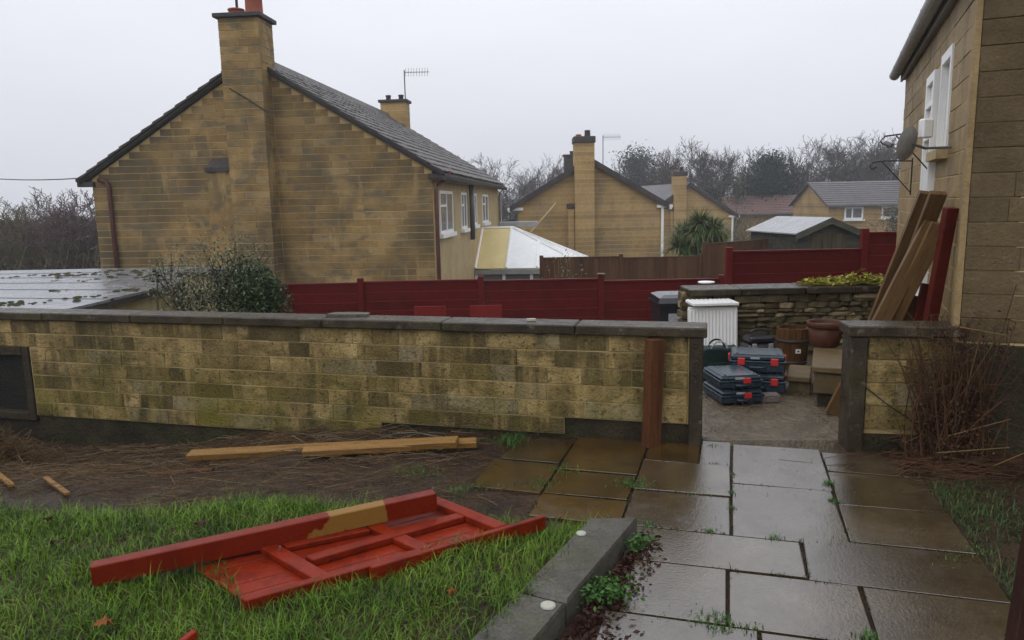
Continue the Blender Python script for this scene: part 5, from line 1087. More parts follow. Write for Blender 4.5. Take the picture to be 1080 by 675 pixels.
for i in range(8): 
    b = MB(); b.prism([(sx0 - .004, sY + .05, -.9 + i * .13 + .004), (sx0 + .018, sY + .05, -.9 + i * .13 + .13)] + [(sx0 + .019, sY + .05, -.9 + i * .13)], sdp * .97); 
    if -.9 + i * .13 + .13 < ez_: ob('board', b, 'shed_wood', sh_)
b = MB(); ov = .07
for s in (-1, 1):
    xe = sm + s * ((sx1 - sx0) / 2 + ov); zz0 = ez_ - (ap[2] - ez_) * ov / ((sx1 - sx0) / 2); q = [V3((sm, sY - .1, ap[2])), V3((xe, sY - .1, zz0)), V3((xe, sY - .1, zz0 + .03)), V3((sm, sY - .1, ap[2] + .03))]; b.prism(q if s > 0 else q[::-1], sdp * 1.08)
ob('felt_roof', b, 'felt_grey', sh_)
for s in (-1, 1):
    b = MB(); xe = sm + s * ((sx1 - sx0) / 2 + ov); zz0 = ez_ - (ap[2] - ez_) * ov / ((sx1 - sx0) / 2); q = [V3((sm, sY - .125, ap[2] - .12)), V3((xe, sY - .125, zz0 - .12)), V3((xe, sY - .125, zz0 + .028)), V3((sm, sY - .125, ap[2] + .028))]; b.prism(q if s > 0 else q[::-1], V3((0, .022, 0))); ob('barge_board', b, 'shed_wood', sh_)
b = MB(); q = pY(836, 261, sY + .6); b.box((sx0 + .05, sY + .01, -.3), (.06, .05, 1.0), None, .004); ob('corner_post', b, 'shed_wood', sh_)

# ================================================================== TREES
def grow_tree(seed, H, spread=.55, levels=5, trunk_r=.16, fork=.25, droop=0., nsub=(4, 4, 4, 3, 3), ratio=.62):
    r_ = random.Random(seed); seg = []
    def go(p, d, L, r, lv):
        ns = nsub[min(lv, len(nsub) - 1)]; q = p
        for i in range(ns):
            d = d + np.array([r_.gauss(0, .13), r_.gauss(0, .13), r_.gauss(.05, .07) - droop * lv * .03]) * (.6 + .3 * lv); d = d / np.linalg.norm(d)
            n_ = q + d * L / ns; ra = r * (1 - .55 * i / ns); rb = r * (1 - .55 * (i + 1) / ns); seg.append((q, n_, ra, rb, lv)); q = n_
            if lv < levels and (lv > 0 or i >= fork * ns):
                for _ in range(2 if (lv >= 1 and r_.random() < .32) or lv == 0 else 1):
                    az = r_.uniform(0, 2 * math.pi); s = spread * r_.uniform(.6, 1.3); perp = np.array([math.cos(az), math.sin(az), 0]); perp = perp - d * (perp @ d); perp /= np.linalg.norm(perp) + 1e-9
                    c = d * math.cos(s) + perp * math.sin(s); go(q, c, L * ratio * r_.uniform(.7, 1.15), max(rb * .62, .007), lv + 1)
    go(np.zeros(3), np.array([0, 0, 1.]), H * .48, trunk_r, 0)
    a = np.array([s[0] for s in seg]); b = np.array([s[1] for s in seg]); ra = np.array([s[2] for s in seg]); rb = np.array([s[3] for s in seg]); lv = np.array([s[4] for s in seg])
    k = H / max(b[:, 2].max(), .1); return a * k, b * k, ra, rb, lv
PROTO = {}
def tree(kind, seed, H, loc, label, group, m='twig_grey', minr=.014, **kw):
    key = (kind, seed, m)
    loc = [float(v) for v in loc]
    if key not in PROTO:
        a, b, ra, rb, lv = grow_tree(seed, 10., **kw); tk = lv <= 1
        V1, F1 = sticks(a[tk], b[tk], np.maximum(ra[tk], .03), np.maximum(rb[tk], .025), 6); V2, F2 = sticks(a[~tk], b[~tk], np.maximum(ra[~tk], minr), np.maximum(rb[~tk], minr * .8), 3)
        t = bpy.data.objects.new(kind, None); COL.objects.link(t); p1 = np_mesh('trunk', V1, F1, 'bark'); p2 = np_mesh('crown', V2, F2, m)
        for p in (p1, p2): p.parent = t
        PROTO[key] = t; parts = None
    else:
        src = PROTO[key]; t = src.copy(); COL.objects.link(t)
        for c in [c for c in src.children]: q = c.copy(); COL.objects.link(q); q.parent = t
    t.location = loc; s = H / 10.; t.scale = (s * random.uniform(.95, 1.2), s * random.uniform(.95, 1.2), s); t.rotation_euler = (0, 0, random.uniform(0, 6.28))
    return tag(t, label, 'tree', group)
def base_z(Y): return float(lower_z(np.array(0.), np.array(float(Y))))
kwA = dict(spread=.62, levels=5, trunk_r=.17, fork=.2); kwB = dict(spread=.5, levels=5, trunk_r=.13, fork=.1, nsub=(5, 4, 4, 3, 3)); kwC = dict(spread=.7, levels=5, trunk_r=.11, fork=.0, nsub=(5, 4, 4, 3, 3), ratio=.6)
# (pixel column, pixel row of the crown top, distance, prototype, label)
BT = [(733, 143, 78, 'A', 1, 'bare spreading tree right behind the small chimneyed house'), (768, 150, 82, 'A', 2, 'bare tree between the small house chimney and the conifer'), (705, 152, 84, 'B', 3, 'bare slim tree just right of the far bluish conifer'),
      (893, 134, 76, 'A', 4, 'tallest bare tree above the grey roofed house'), (862, 142, 80, 'A', 1, 'big bare tree at the left end of the grey roof'), (925, 139, 82, 'A', 2, 'bare tree beside the right-hand house eave'), (842, 150, 92, 'B', 5, 'bare tree right of the dark conifer'),
      (800, 152, 90, 'B', 3, 'bare tree behind the reddish roof'), (948, 146, 90, 'A', 4, 'bare tree half hidden by the right-hand house'), (646, 166, 95, 'B', 5, 'faint bare tree right of the middle chimney aerial'), (668, 163, 100, 'B', 3, 'faint bare tree left of the far bluish conifer'),
      (592, 164, 88, 'A', 2, 'bare tree showing left of the middle chimney'), (565, 161, 84, 'B', 5, 'bare tree above the left slope of the middle house'), (540, 164, 80, 'A', 1, 'bare tree over the conservatory'), (516, 160, 74, 'B', 3, 'bare tree above the big house gutter end'), (496, 158, 78, 'A', 4, 'bare tree rising over the big house tiled roof'), (476, 163, 84, 'B', 5, 'bare tree top just clearing the big house roof')]
KW = {'A': kwA, 'B': kwB}
for (x, y, Y, k, sd3, lb) in BT:
    p = pY(x, y, Y); zb_ = base_z(Y); tree('bare_tree', sd3, (p[2] - zb_) * 1.02, (p[0], Y, zb_ - .2), lb, 'bare winter trees beyond the houses', 'twig_grey', .013, **KW[k])
BT2 = [(720, 150, 74, 'A', 4, 'bare tree directly above the small house chimney'), (748, 147, 86, 'A', 2, 'bare tree between two others behind the palm'), (785, 158, 76, 'B', 5, 'lower bare tree left of the dark conifer'), (878, 140, 88, 'A', 2, 'bare tree behind the middle of the grey roof'), (910, 138, 84, 'A', 1, 'bare tree above the grey roof right window'), (938, 143, 78, 'B', 3, 'slim bare tree near the right-hand house gutter'), (855, 152, 74, 'B', 5, 'short bare tree at the grey roof gable')]
for (x, y, Y, k, sd3, lb) in BT2:
    p = pY(x, y, Y); zb_ = base_z(Y); tree('bare_tree', sd3, (p[2] - zb_) * 1.02, (p[0], Y, zb_ - .2), lb, 'bare winter trees beyond the houses', 'twig_grey', .013, **KW[k])
LT = [(88, 190, 34, 'twig_purple', 6, 'purple brown bare tree against the big house left corner'), (70, 200, 38, 'twig_purple', 7, 'purple brown bare tree second from the big house corner'), (45, 202, 33, 'twig_olive', 8, 'olive bare tree in the middle of the left thicket'), (22, 205, 36, 'twig_olive', 6, 'olive bare tree right of the photo left edge'),
      (3, 198, 32, 'twig_olive', 7, 'olive bare tree cut by the photo left edge'), (98, 196, 42, 'twig_purple', 8, 'purple bare tree partly hidden behind the big house'), (-30, 200, 34, 'twig_olive', 8, 'olive bare tree just outside the left thicket'), (58, 198, 46, 'twig_grey', 7, 'grey bare tree behind the left thicket')]
for (x, y, Y, m, sd3, lb) in LT:
    p = pY(x, y, Y); zb_ = base_z(Y); tree('bare_tree', sd3, p[2] - zb_, (p[0], Y, zb_ - .3), lb, 'thicket left of the big house', m, .018, **kwC)
# far thicket of brush that reads as one mass
def brush(name, n, xr, Yr, hr, m, label, r=.016, sd=.35):
    x = rng.uniform(*xr, n); Y = rng.uniform(*Yr, n); z0 = lower_z(x, Y) + rng.uniform(-.2, 1.0, n) ** 2 * hr * .8; L = rng.uniform(.25, 1., n) * hr * .45
    d = np.c_[rng.normal(0, sd, n), rng.normal(0, sd, n), np.ones(n)]; d /= np.linalg.norm(d, axis=1)[:, None]; p0 = np.c_[x, Y, z0]; p1 = p0 + d * L[:, None]
    pm = p0 + d * L[:, None] * rng.uniform(.3, .8, n)[:, None]; d2 = d + rng.normal(0, .5, (n, 3)); p2 = pm + d2 * L[:, None] * .5
    Va, Fa = sticks(np.vstack([p0, pm]), np.vstack([p1, p2]), r, r * .6); return tag(np_mesh(name, Va, Fa, m), label, 'thicket', kind='stuff')
brush('far_thicket', 9000, (-26, 34), (72, 100), 5.6, 'twig_grey', 'hazy grey brown winter thicket behind the far houses', .02)
brush('left_thicket', 3400, (-34, -16.5), (28, 40), 3.6, 'twig_olive', 'tangled olive brown undergrowth left of the big house', .018, .6)
brush('near_hedge_brush', 4200, (9.5, 20), (58, 68), 4.2, 'twig_olive', 'dense olive twigs behind the small chimneyed house', .02, .5)
def leafy(name, loc, H, rx, n, ls, m, label, cat='tree', group=None, shape='cone', trunk=True, tm='bark'):
    loc = V3(loc); t = thing(name, loc, label, cat, group); u = rng.uniform(0, 1, n); nl = 46
    if shape == 'cone': prof = lambda h: np.clip(np.minimum((1 - h) * 1.15 + .08, .35 + 1.6 * h), 0, 1)
    else: prof = lambda h: np.sqrt(np.clip(1 - (2 * h - 1) ** 2, 0, 1))
    ch = rng.uniform(.04, .98, nl); ca = rng.uniform(0, 6.28, nl); cr = np.sqrt(rng.uniform(.15, 1, nl)) * prof(ch) * rx; cc = np.c_[cr * np.cos(ca), cr * np.sin(ca), ch * H]
    k = rng.integers(0, nl, n); sg = np.minimum(rx * .34, H * .1); P = cc[k] + rng.normal(0, 1, (n, 3)) * [sg, sg, sg * .8]
    Va, Fa = leaves(loc + P, rng.uniform(.6, 1.3, n) * ls, .0, .45); np_mesh('crown', Va, Fa, m, t)
    if trunk: b = MB(); b.tube([loc, loc + V3((.05, 0, H * .5)), loc + V3((0, .05, H * .85))], [.05 * rx + .03, .04 * rx + .02, .015], 7); ob('trunk', b, tm, t)
    br_ = sticks(np.repeat(loc[None], 26, 0) + np.c_[np.zeros(26), np.zeros(26), np.linspace(.08, .8, 26) * H], loc + cc[:26], .012 * H / 3, .006); np_mesh('branches', br_[0], br_[1], tm, t); return t
p = pY(817, 168, 72); leafy('conifer', (p[0] + 1.4 * 0, 72, base_z(72)), p[2] - base_z(72), 2.0, 20000, .26, 'evergreen', 'dark green conifer standing above the reddish roof', 'tree', 'evergreens beyond the houses', 'ell')
p = pY(672, 168, 96); leafy('conifer', (p[0], 96, base_z(96)), p[2] - base_z(96), 3.4, 16000, .34, 'evergreen', 'hazy bluish conifer behind the middle house roof', 'tree', 'evergreens beyond the houses')
for (x, y, Y, r, lb) in ((752, 185, 66, 1.6, 'ivy-clad tree trunk right of the small house chimney'), (895, 168, 72, 1.5, 'ivy-clad stem above the grey roof'), (778, 190, 70, 2.0, 'dark ivy-covered tree left of the conifer')):
    p = pY(x, y, Y); leafy('ivy_tree', (p[0], Y, base_z(Y)), p[2] - base_z(Y), r * .7, 3600, .2, 'ivy', lb, 'tree', 'ivy-covered trees')
# cordyline and brown bush behind the brown fence
yc = pY(738, 250, 25.); yb = thing('cordyline_palm', (yc[0], 25., base_z(25)), 'spiky green cordyline palm with some straw leaves behind the brown fence', 'palm')
Vs_, Fs_ = [], []; off = 0
for (x, y, nn, L) in ((722, 258, 480, 1.05), (738, 246, 560, 1.0), (752, 253, 480, 1.05), (733, 265, 480, 1.0), (716, 270, 380, .9), (760, 264, 380, .9), (745, 260, 460, 1.), (727, 272, 380, .8), (748, 272, 380, .8), (735, 255, 420, 1.)):
    c = pY(x, y, 25. + rng.uniform(-.3, .3)); el = rng.uniform(-.5, 1.5, nn); az = rng.uniform(0, 6.28, nn); Va, Fa = blade_arrays(np.repeat(c[None], nn, 0), rng.uniform(.6, 1, nn) * L, rng.uniform(.04, .075, nn), 1.35 - el * .7, az, 4, 1.5); Vs_.append(Va); Fs_.append(Fa + off); off += len(Va)
    b = MB(); b.tube([(c[0], c[1], base_z(25)), (c[0] + .05, c[1], (base_z(25) + c[2]) / 2), c], .07, 7); ob('trunk', b, 'bark', yb)
np_mesh('leaves', np.vstack(Vs_), np.vstack(Fs_), 'yucca', yb)
p = pY(800, 248, 30.); leafy('brown_bush', (p[0], 30, base_z(30)), pY(800, 235, 30.)[2] - base_z(30), .85, 3500, .09, 'brush', 'rounded brown leafless bush left of the shed', 'bush', None, 'ell', False)
p = pY(935, 240, 50.); leafy('twiggy_bush', (p[0], 50, base_z(50)), pY(925, 222, 50.)[2] - base_z(50), 1.6, 2500, .12, 'brush', 'reddish twiggy bush in front of the grey roofed house', 'bush', None, 'ell', False)
p = pY(949, 240, 48.); leafy('dark_bush', (p[0], 48, base_z(48)), pY(948, 219, 48.)[2] - base_z(48), .9, 2500, .16, 'ivy', 'dark evergreen bush beside the right house edge', 'bush', None, 'ell', False)

# shrubs behind the garden wall at left
def shrub(name, label, boxes, m, twig_m, base, ntw=60):
    t = thing(name, base, label, 'shrub'); Vs_, Fs_, off = [], [], 0; S0, S1 = [], []
    for (x, y, Y, rx, rz, n, ls) in boxes:
        c = pY(x, y, Y); P = rng.normal(0, 1, (n, 3)); P /= np.maximum(1, np.linalg.norm(P, axis=1) / 2)[:, None]; P = c + P * [rx / 1.6, rx / 1.8, rz / 1.6]; Va, Fa = leaves(P, rng.uniform(.6, 1.4, n) * ls, 0, .38); Vs_.append(Va); Fs_.append(Fa + off); off += len(Va)
        k = P[rng.integers(0, n, max(6, ntw // len(boxes)))]; S1 += list(k); S0 += list((c * [1, 1, 0] + [0, 0, c[2] - rz * 1.6])[None] * .55 + k * .45)
    np_mesh('leaves', np.vstack(Vs_), np.vstack(Fs_), m, t); Va, Fa = sticks(S0, S1, .007, .003); np_mesh('twigs', Va, Fa, twig_m, t)
    for dx in (-.12, .03, .15): b = MB(); b.tube([(base[0] + dx * .4, base[1], base[2]), (base[0] + dx, base[1] + .02, base[2] + 1.)] , [.02, .012], 6); ob('stem', b, twig_m, t)
    return t
shb = pY(262, 320, 8.1); shrub('leafy_shrub', 'dense dark green shrub against the red fence end', [(262, 312, 8.1, .28, .30, 2400, .05), (285, 318, 8.1, .2, .2, 1300, .05), (245, 300, 8.2, .2, .3, 900, .045), (262, 292, 8.2, .18, .2, 500, .042), (278, 305, 8.1, .15, .2, 600, .045)], 'shrub_leaf', 'bark', (shb[0], 8.1, -.9))
shb = pY(215, 320, 8.0); shrub('pale_shrub', 'airy grey-green shrub with small pale leaves over the outbuilding roof', [(215, 290, 8.0, .42, .3, 900, .034), (240, 283, 8.0, .35, .35, 700, .034), (190, 302, 8.0, .3, .25, 600, .034), (228, 312, 8., .3, .2, 900, .04), (205, 318, 8., .3, .15, 500, .036), (255, 270, 8.1, .25, .2, 260, .03), (178, 285, 8., .2, .2, 160, .03)], 'shrub_grey', 'bark', (shb[0], 8.0, -.9), 120)
b = MB(); c0 = pz(149, 324, TOP); b.tube([c0 + V3((0, .3, -.9)), c0 + V3((.0, .3, -.05)), c0 + V3((.02, .3, .22)), c0 + V3((.01, .3, .33))], [.008, .007, .005, .003], 5); wd = thing('weed_stem', c0 + V3((0, .3, -.9)), 'single dark weed stem rising behind the wall before the flat roof', 'weed'); ob('stem', b, 'bark', wd)
Va, Fa = leaves(c0 + V3((0, .3, .24)) + rng.normal(0, .04, (26, 3)), .045, 0, .5); np_mesh('leaves', Va, Fa, 'ivy', wd)
p = pY(595, 285, 18.6); sp_ = thing('dry_stalks', (p[0], 18.6, base_z(18.6)), 'pale dry stalks in front of the dark brown fence', 'plant')
n = 60; P0 = np.c_[p[0] + rng.normal(0, .45, n), np.full(n, 18.6) + rng.normal(0, .1, n), np.full(n, -1.2)]; P1 = P0 + np.c_[rng.normal(0, .15, n), rng.normal(0, .1, n), rng.uniform(.9, 1.62, n) * np.exp(-((P0[:, 0] - p[0]) / .7) ** 2)]; Va, Fa = sticks(P0, P1, .007, .004); np_mesh('stalks', Va, Fa, 'brush', sp_)
k = P1[:30]; Va, Fa = leaves(np.repeat(k, 4, 0) + rng.normal(0, .06, (120, 3)), .09, 0, .4); np_mesh('leaves', Va, Fa, 'shrub_grey', sp_)

# ================================================================== FOREGROUND
# red gate lying face down on the grass
g0, g1, g2 = pz(257, 634, .09), pz(541, 555, .10), pz(463, 524, .12); gx_ = (g1 - g0); gL = np.linalg.norm(gx_); gx_ /= gL; gy_ = g2 - g1; gup = np.cross(gx_, gy_); gup /= np.linalg.norm(gup); gy_ = gy_ / np.linalg.norm(gy_)
print('gate', gL, np.linalg.norm(g2 - g1))
gt = thing('red_gate', (g0 + g1) / 2 * [1, 1, 0] + V3((0, 0, .05)), 'red painted wooden gate lying flat on the lawn', 'gate'); GW = float(np.linalg.norm(g2 - g1))
GR = np.array([gx_, gy_, gup]).T
def gate_part(name, x0, x1, y0, y1, z0, z1, m='red_paint', rot=0., ch=.004):
    b = MB(); b.box((0, 0, 0), (x1 - x0, y1 - y0, z1 - z0), rotz(rot), ch); c = V3(((x0 + x1) / 2, (y0 + y1) / 2, (z0 + z1) / 2))
    b.v = [g0 + (v + c) @ GR.T for v in b.v]; return ob(name, b, m, gt)
nb_ = 5
for i in range(nb_): gate_part('board', .03, gL - .01, .03 + i * (GW - .06) / nb_ + .0008, .03 + (i + 1) * (GW - .06) / nb_ - .0008, -.052 + random.uniform(0, .002), -.035)
gate_part('stile', -.0, gL * .62, -.016, .026, -.065, .008); gate_part('stile', .12, gL, GW - .03, GW + .012, -.06, .0)
gate_part('rail', gL - .075, gL, .03, GW - .032, -.033, .002); gate_part('rail', .30, .375, .03, GW - .032, -.033, -.002); gate_part('rail', .78, .85, .03, GW - .032, -.033, -.004)
gate_part('brace', .39, gL - .08, GW * .40, GW * .40 + .06, -.033, .002, rot=.05); gate_part('brace', .39, .772, GW * .72, GW * .72 + .05, -.033, -.006, rot=-.10)
o = gate_part('stile', gL * .40, gL + .16, -.048, -.018, -.05, .022, rot=.03)
for (x, y) in ((.34, .36), (1.28, .6), (.5, .62)):
    b = MB(); c = g0 + GR @ V3((x, y, .0)); b.tube([c, c + V3((.004, .0, .022))], .005, 6); ob('bolt', b, 'metal', gt)
# loose red board across its far edge, paint peeled at one end
p0, p1 = pz(97, 606, .125), pz(459, 527, .165); bb = board('loose_board', p0, p1, .062, .095, 'red_peeled', gup, 'long red board with peeled paint lying along the gate far edge', 'board')
board('red_offcut', pz(178, 690, .08), pz(207, 667, .12), .03, .03, 'red_paint', (0, 0, 1), 'red timber tip poking into the bottom left of the lawn', 'offcut')
# two wet planks on the soil before the wall
def tz(P): return float(terrace_z(np.array(P[0]), np.array(P[1])))
def soilpt(x, y, dz=0.):
    z = -.1
    for _ in range(25): P = pz(x, y, z); z = tz(P)
    return P + V3((0, 0, dz))
pa, pb = soilpt(201, 492, .085), soilpt(483, 478, .08)
board('wet_plank', pa, pb, .085, .05, 'plank_wet', (0, -.25, 1), 'long wet yellow-brown plank lying on the soil below the wall', 'plank')
pa, pb = soilpt(320, 483, .045), soilpt(503, 474, .05); board('wet_plank', pa, pb, .075, .045, 'plank_wet', (0, -.2, 1), 'second plank lying just behind the long wet plank', 'plank')
board('short_batten', soilpt(48, 507, .02), soilpt(72, 526, .03), .03, .022, 'plank_wet', (0, 0, 1), 'short pale batten on the soil at the lawn edge', 'batten')
board('short_batten', soilpt(-20, 492, .05), soilpt(13, 517, .03), .035, .025, 'plank_wet', (0, 0, 1), 'pale batten entering at the left photo edge', 'batten')
board('slate_strip', soilpt(160, 502, .008), soilpt(225, 496, .01), .05, .014, 'post_wood', (0, -.1, 1), 'thin brown strip lying left of the long wet plank', 'strip')
# dead stalks, twigs and straw over the soil
n = 5200; x = rng.uniform(-5.2, -.15, n); d = rng.uniform(.02, 1.75, n); y = wall_y(x) - d; ok = (y > lawn_top(x) - .1) & (rng.uniform(0, 1, n) < np.clip(.25 + .75 * sst(-.6, -2.2, x), 0, 1) * np.where(d < .55, 1, .62)); x, y = x[ok], y[ok]; n = len(x)
z = terrace_z(x, y) + rng.uniform(.003, .028, n); az = rng.normal(.12, .55, n) + rng.choice([0, np.pi], n); L = rng.gamma(2.2, .06, n) + .03; dv = np.c_[np.cos(az), np.sin(az), rng.normal(0, .08, n)] * L[:, None]; P = np.c_[x, y, z]
bend = rng.normal(0, .12, (n, 3)) * L[:, None] * [1, 1, .3]; Va, Fa = sticks(np.vstack([P - dv / 2, P + bend]), np.vstack([P + bend, P + dv / 2]), rng.uniform(.0012, .0032, 2 * n), .0012); tag(np_mesh('straw_litter', Va, Fa, 'straw'), 'dead stalks and straw strewn over the wet soil', 'litter', kind='stuff')
# heap of dead stems at the far left
hp = soilpt(10, 492); n = 1500; az = rng.uniform(0, 6.28, n); rr = np.abs(rng.normal(0, .36, n)); P = np.c_[hp[0] - .25 + rr * np.cos(az), hp[1] + .1 + rr * np.sin(az) * .7, np.zeros(n)]; P[:, 2] = terrace_z(P[:, 0], P[:, 1]) + rng.uniform(0, .26, n) * np.exp(-(rr / .4) ** 2) ; L = rng.uniform(.1, .4, n); dv = rng.normal(0, 1, (n, 3)) * [1, .8, .35]; dv /= np.linalg.norm(dv, axis=1)[:, None]; dv *= L[:, None]
Va, Fa = sticks(P - dv / 2, P + dv / 2, rng.uniform(.0015, .004, n), .0015); tag(np_mesh('dead_stem_heap', Va, Fa, 'straw'), 'tangled heap of dead brown stems by the dark hatch', 'stem heap', kind='stuff')
# a pale bent root along the foot of the wall
b = MB(); b.tube([soilpt(x, y, .03) for x, y in ((400, 467), (420, 461), (440, 460.5), (457, 464), (470, 466))], .008, 5); tag(ob('bent_root', b, 'kerb'), 'pale bent root arching on the soil behind the planks', 'root')
# dead shrub by the house corner
ds = pz(1004, 486, -.02); dsb = thing('dead_shrub', ds, 'dead reddish brown shrub of dry stems in front of the house corner', 'shrub'); S0, S1, RA, RB = [], [], [], []
for i in range(300):
    a = random.uniform(0, 6.28); q = ds + V3((random.gauss(-.01, .10), random.gauss(0, .06), -.02)); L = random.choice((random.uniform(.15, .5), random.uniform(.5, .98))); d = V3((random.gauss(.03, .13), random.gauss(.0, .08), 1)); ns = 5; r0 = random.uniform(.003, .0075)
    for k in range(ns):
        d = d + V3((random.gauss(0, .10), random.gauss(0, .07), random.gauss(0, .05))); dn = d / np.linalg.norm(d); n_ = q + dn * L / ns; S0.append(q); S1.append(n_); RA.append(r0 * (1 - .13 * k)); RB.append(r0 * (1 - .13 * (k + 1)))
        for _ in range(2):
            if random.random() < .7: e = n_ + V3((random.gauss(0, .06), random.gauss(0, .05), random.uniform(-.03, .08))); S0.append(n_); S1.append(e); RA.append(.0022); RB.append(.0012)
        q = n_
Va, Fa = sticks(S0, S1, np.array(RA), np.array(RB), 4); np_mesh('stems', Va, Fa, 'twig_red', dsb)
n = 1500; k = np.array(S1)[rng.integers(0, len(S1), n)]; Va, Fa = leaves(k + rng.normal(0, .015, (n, 3)), rng.uniform(.012, .034, n), 0, .5); np_mesh('dry_leaves', Va, Fa, 'twig_red', dsb)
S0, S1 = [], []
for (xa, ya, xb, yb, dy) in ((1000, 460, 1066, 442, -.1), (985, 478, 1065, 472, -.15), (1012, 420, 1050, 358, -.05), (1030, 440, 1072, 300, .0), (1005, 470, 1040, 330, -.05), (1012, 345, 1062, 354, -.08), (1040, 495, 1080, 478, -.2)):
    S0.append(pY(xa, ya, ds[1] + dy)); S1.append(pY(xb, yb, ds[1] + dy - .1))
Va, Fa = sticks(S0, S1, .005, .003, 5); np_mesh('long_stems', Va, Fa, 'straw', dsb)
n = 900; x = ds[0] + rng.normal(.0, .45, n); y = ds[1] - .12 + rng.normal(0, .16, n); ok = (y < 4.62); x, y = x[ok], y[ok]; n = len(x); az = rng.normal(-.1, .5, n); L = rng.uniform(.04, .3, n); dv = np.c_[np.cos(az), np.sin(az), rng.normal(0, .1, n)] * L[:, None]; P = np.c_[x, y, terrace_z(x, y) + rng.uniform(.004, .05, n)]
ok = ((np.c_[x, y] - PO[:2]) @ PU[:2] > 1.0) | (rng.uniform(0, 1, n) < .12); P, dv = P[ok], dv[ok]; P[:, 2] += .02
Va, Fa = sticks(P - dv / 2, P + dv / 2, .0025, .0015); tag(np_mesh('twig_litter', Va, Fa, 'twig_red'), 'fallen red brown twigs at the foot of the dead shrub', 'litter', kind='stuff')
# weeds and moss in the paving joints
W = []
def tuft(x, y, n, r, h, z=0.0): 
    c = pz(x, y, z); W.append((np.c_[c[0] + rng.normal(0, r, n), c[1] + rng.normal(0, r, n), np.full(n, z - .004)], rng.uniform(.4, 1, n) * h))
for a_ in ((757, 657, 150, .035, .035), (672, 511, 130, .04, .04), (660, 509, 60, .05, .03), (753, 489, 30, .02, .02), (771, 520, 40, .012, .025), (771, 535, 30, .01, .025), (772, 500, 30, .012, .02), (737, 518, 50, .05, .02), (749, 560, 50, .018, .022), (818, 567, 50, .018, .022), (874, 510, 70, .016, .035), (880, 528, 60, .016, .03), (790, 664, 40, .03, .025), (732, 652, 40, .04, .02), (700, 650, 30, .04, .015), (1025, 580, 50, .04, .025), (915, 672, 50, .02, .04), (683, 555, 60, .03, .03), (595, 495, 60, .05, .04), (575, 508, 60, .05, .03), (440, 498, 120, .07, .035), (485, 517, 90, .06, .04), (560, 510, 40, .06, .02), (540, 466, 160, .06, .10), (1010, 590, 60, .05, .03), (752, 470, 30, .02, .02), (895, 572, 40, .03, .02), (510, 512, 50, .05, .03)): tuft(*a_)
Bs = np.vstack([w_[0] for w_ in W]); Hs = np.concatenate([w_[1] for w_ in W]); Va, Fa = blade_arrays(Bs, Hs, rng.uniform(.003, .006, len(Bs)), rng.uniform(.3, 1.5, len(Bs))); tag(np_mesh('joint_weeds', Va, Fa, 'weed'), 'small green weeds and grass tufts in the paving joints', 'weeds', kind='stuff')
for (x, y, n, r, lb) in ((638, 632, 420, .075, 'leafy green weed growing at the foot of the edging stone'), (672, 582, 120, .045, 'smaller green weed below the far end of the edging')):
    c = pz(x, y, 0); t = thing('leafy_weed', c, lb, 'weed'); P = c + np.c_[rng.normal(0, r * .8, n), rng.normal(0, r * .6, n), rng.uniform(.0, .085, n)]; Va, Fa = leaves(P, rng.uniform(.012, .03, n), .3, .6); np_mesh('leaves', Va, Fa, 'weed', t); Va, Fa = sticks(np.repeat(c[None], 30, 0), P[:30], .0015, .001); np_mesh('stems', Va, Fa, 'weed', t)
# damp leaf mould along the edging foot
n = 1600; s_ = rng.uniform(0, 1, n); e0_, e1_ = k0 * [1, 1, 0] - kn * .03, k3 * [1, 1, 0] - kn * .04; P = e0_ + (e1_ - e0_) * s_[:, None] - kn * (np.abs(rng.normal(0, .075, n)) * (.55 + s_))[:, None]; P[:, 2] = rng.uniform(-.02, .022, n); Va, Fa = leaves(P, rng.uniform(.012, .04, n), .75, .5); tag(np_mesh('leaf_mould', Va, Fa, 'leaf_wine'), 'dark wine red leaf mould along the foot of the edging', 'litter', kind='stuff')
# moss and grit packed in the joints
J = []
for (u0, u1, v0, v1) in SL + SO:
    for (ua, va, ub, vb) in ((u0, v0, u0, v1), (u0, v1, u1, v1)):
        L = math.hypot(ub - ua, vb - va); k = int(L * 260); t_ = rng.uniform(0, 1, k); uu = ua + (ub - ua) * t_; vv = va + (vb - va) * t_; ph = rng.uniform(0, 6)
        kp = np.sin(t_ * L * 9 + ph) + np.sin(t_ * L * 23 + ph * 2) > rng.uniform(-.9, 1.7, k); uu, vv = uu[kp] + rng.normal(0, .006, kp.sum()), vv[kp] + rng.normal(0, .006, kp.sum())
        J.append(PO[None] + uu[:, None] * PU + vv[:, None] * PV)
J = np.vstack(J); n = len(J); J[:, 2] = -.006; Va, Fa = blade_arrays(J, rng.gamma(3, .0042, n) + .003, rng.uniform(.002, .005, n), rng.uniform(.5, 1.6, n), seg=2); tag(np_mesh('joint_moss', Va, Fa, 'joint_moss'), 'dark moss and fine grass filling the joints between slabs', 'moss', kind='stuff')
def grit(name, P, smin, smax, m, label):
    n = len(P); o8 = np.array([[1, 0, 0], [-1, 0, 0], [0, 1, 0], [0, -1, 0], [0, 0, .6], [0, 0, -.6]]); f8 = np.array([[0, 2, 4], [2, 1, 4], [1, 3, 4], [3, 0, 4]]); sz = smin * (smax / smin) ** (rng.uniform(0, 1, n) ** 2.2)
    Vg = P[:, None] + o8[None] * sz[:, None, None] * rng.uniform(.6, 1.3, (n, 6, 1)); tag(np_mesh(name, Vg.reshape(-1, 3), (np.arange(n)[:, None, None] * 6 + f8[None]).reshape(-1, 3), m), label, 'grit', kind='stuff')
n = 2600; a_, c_ = rng.uniform(0, 1, n), rng.uniform(0, 1, n); P = np.c_[1.35 + a_ * 1.5 + c_ * .35, 4.98 + c_ * 1.6, np.full(n, .004)]; grit('yard_grit', P, .003, .012, 'step_stone', 'loose wet grit and small stones over the concrete yard')
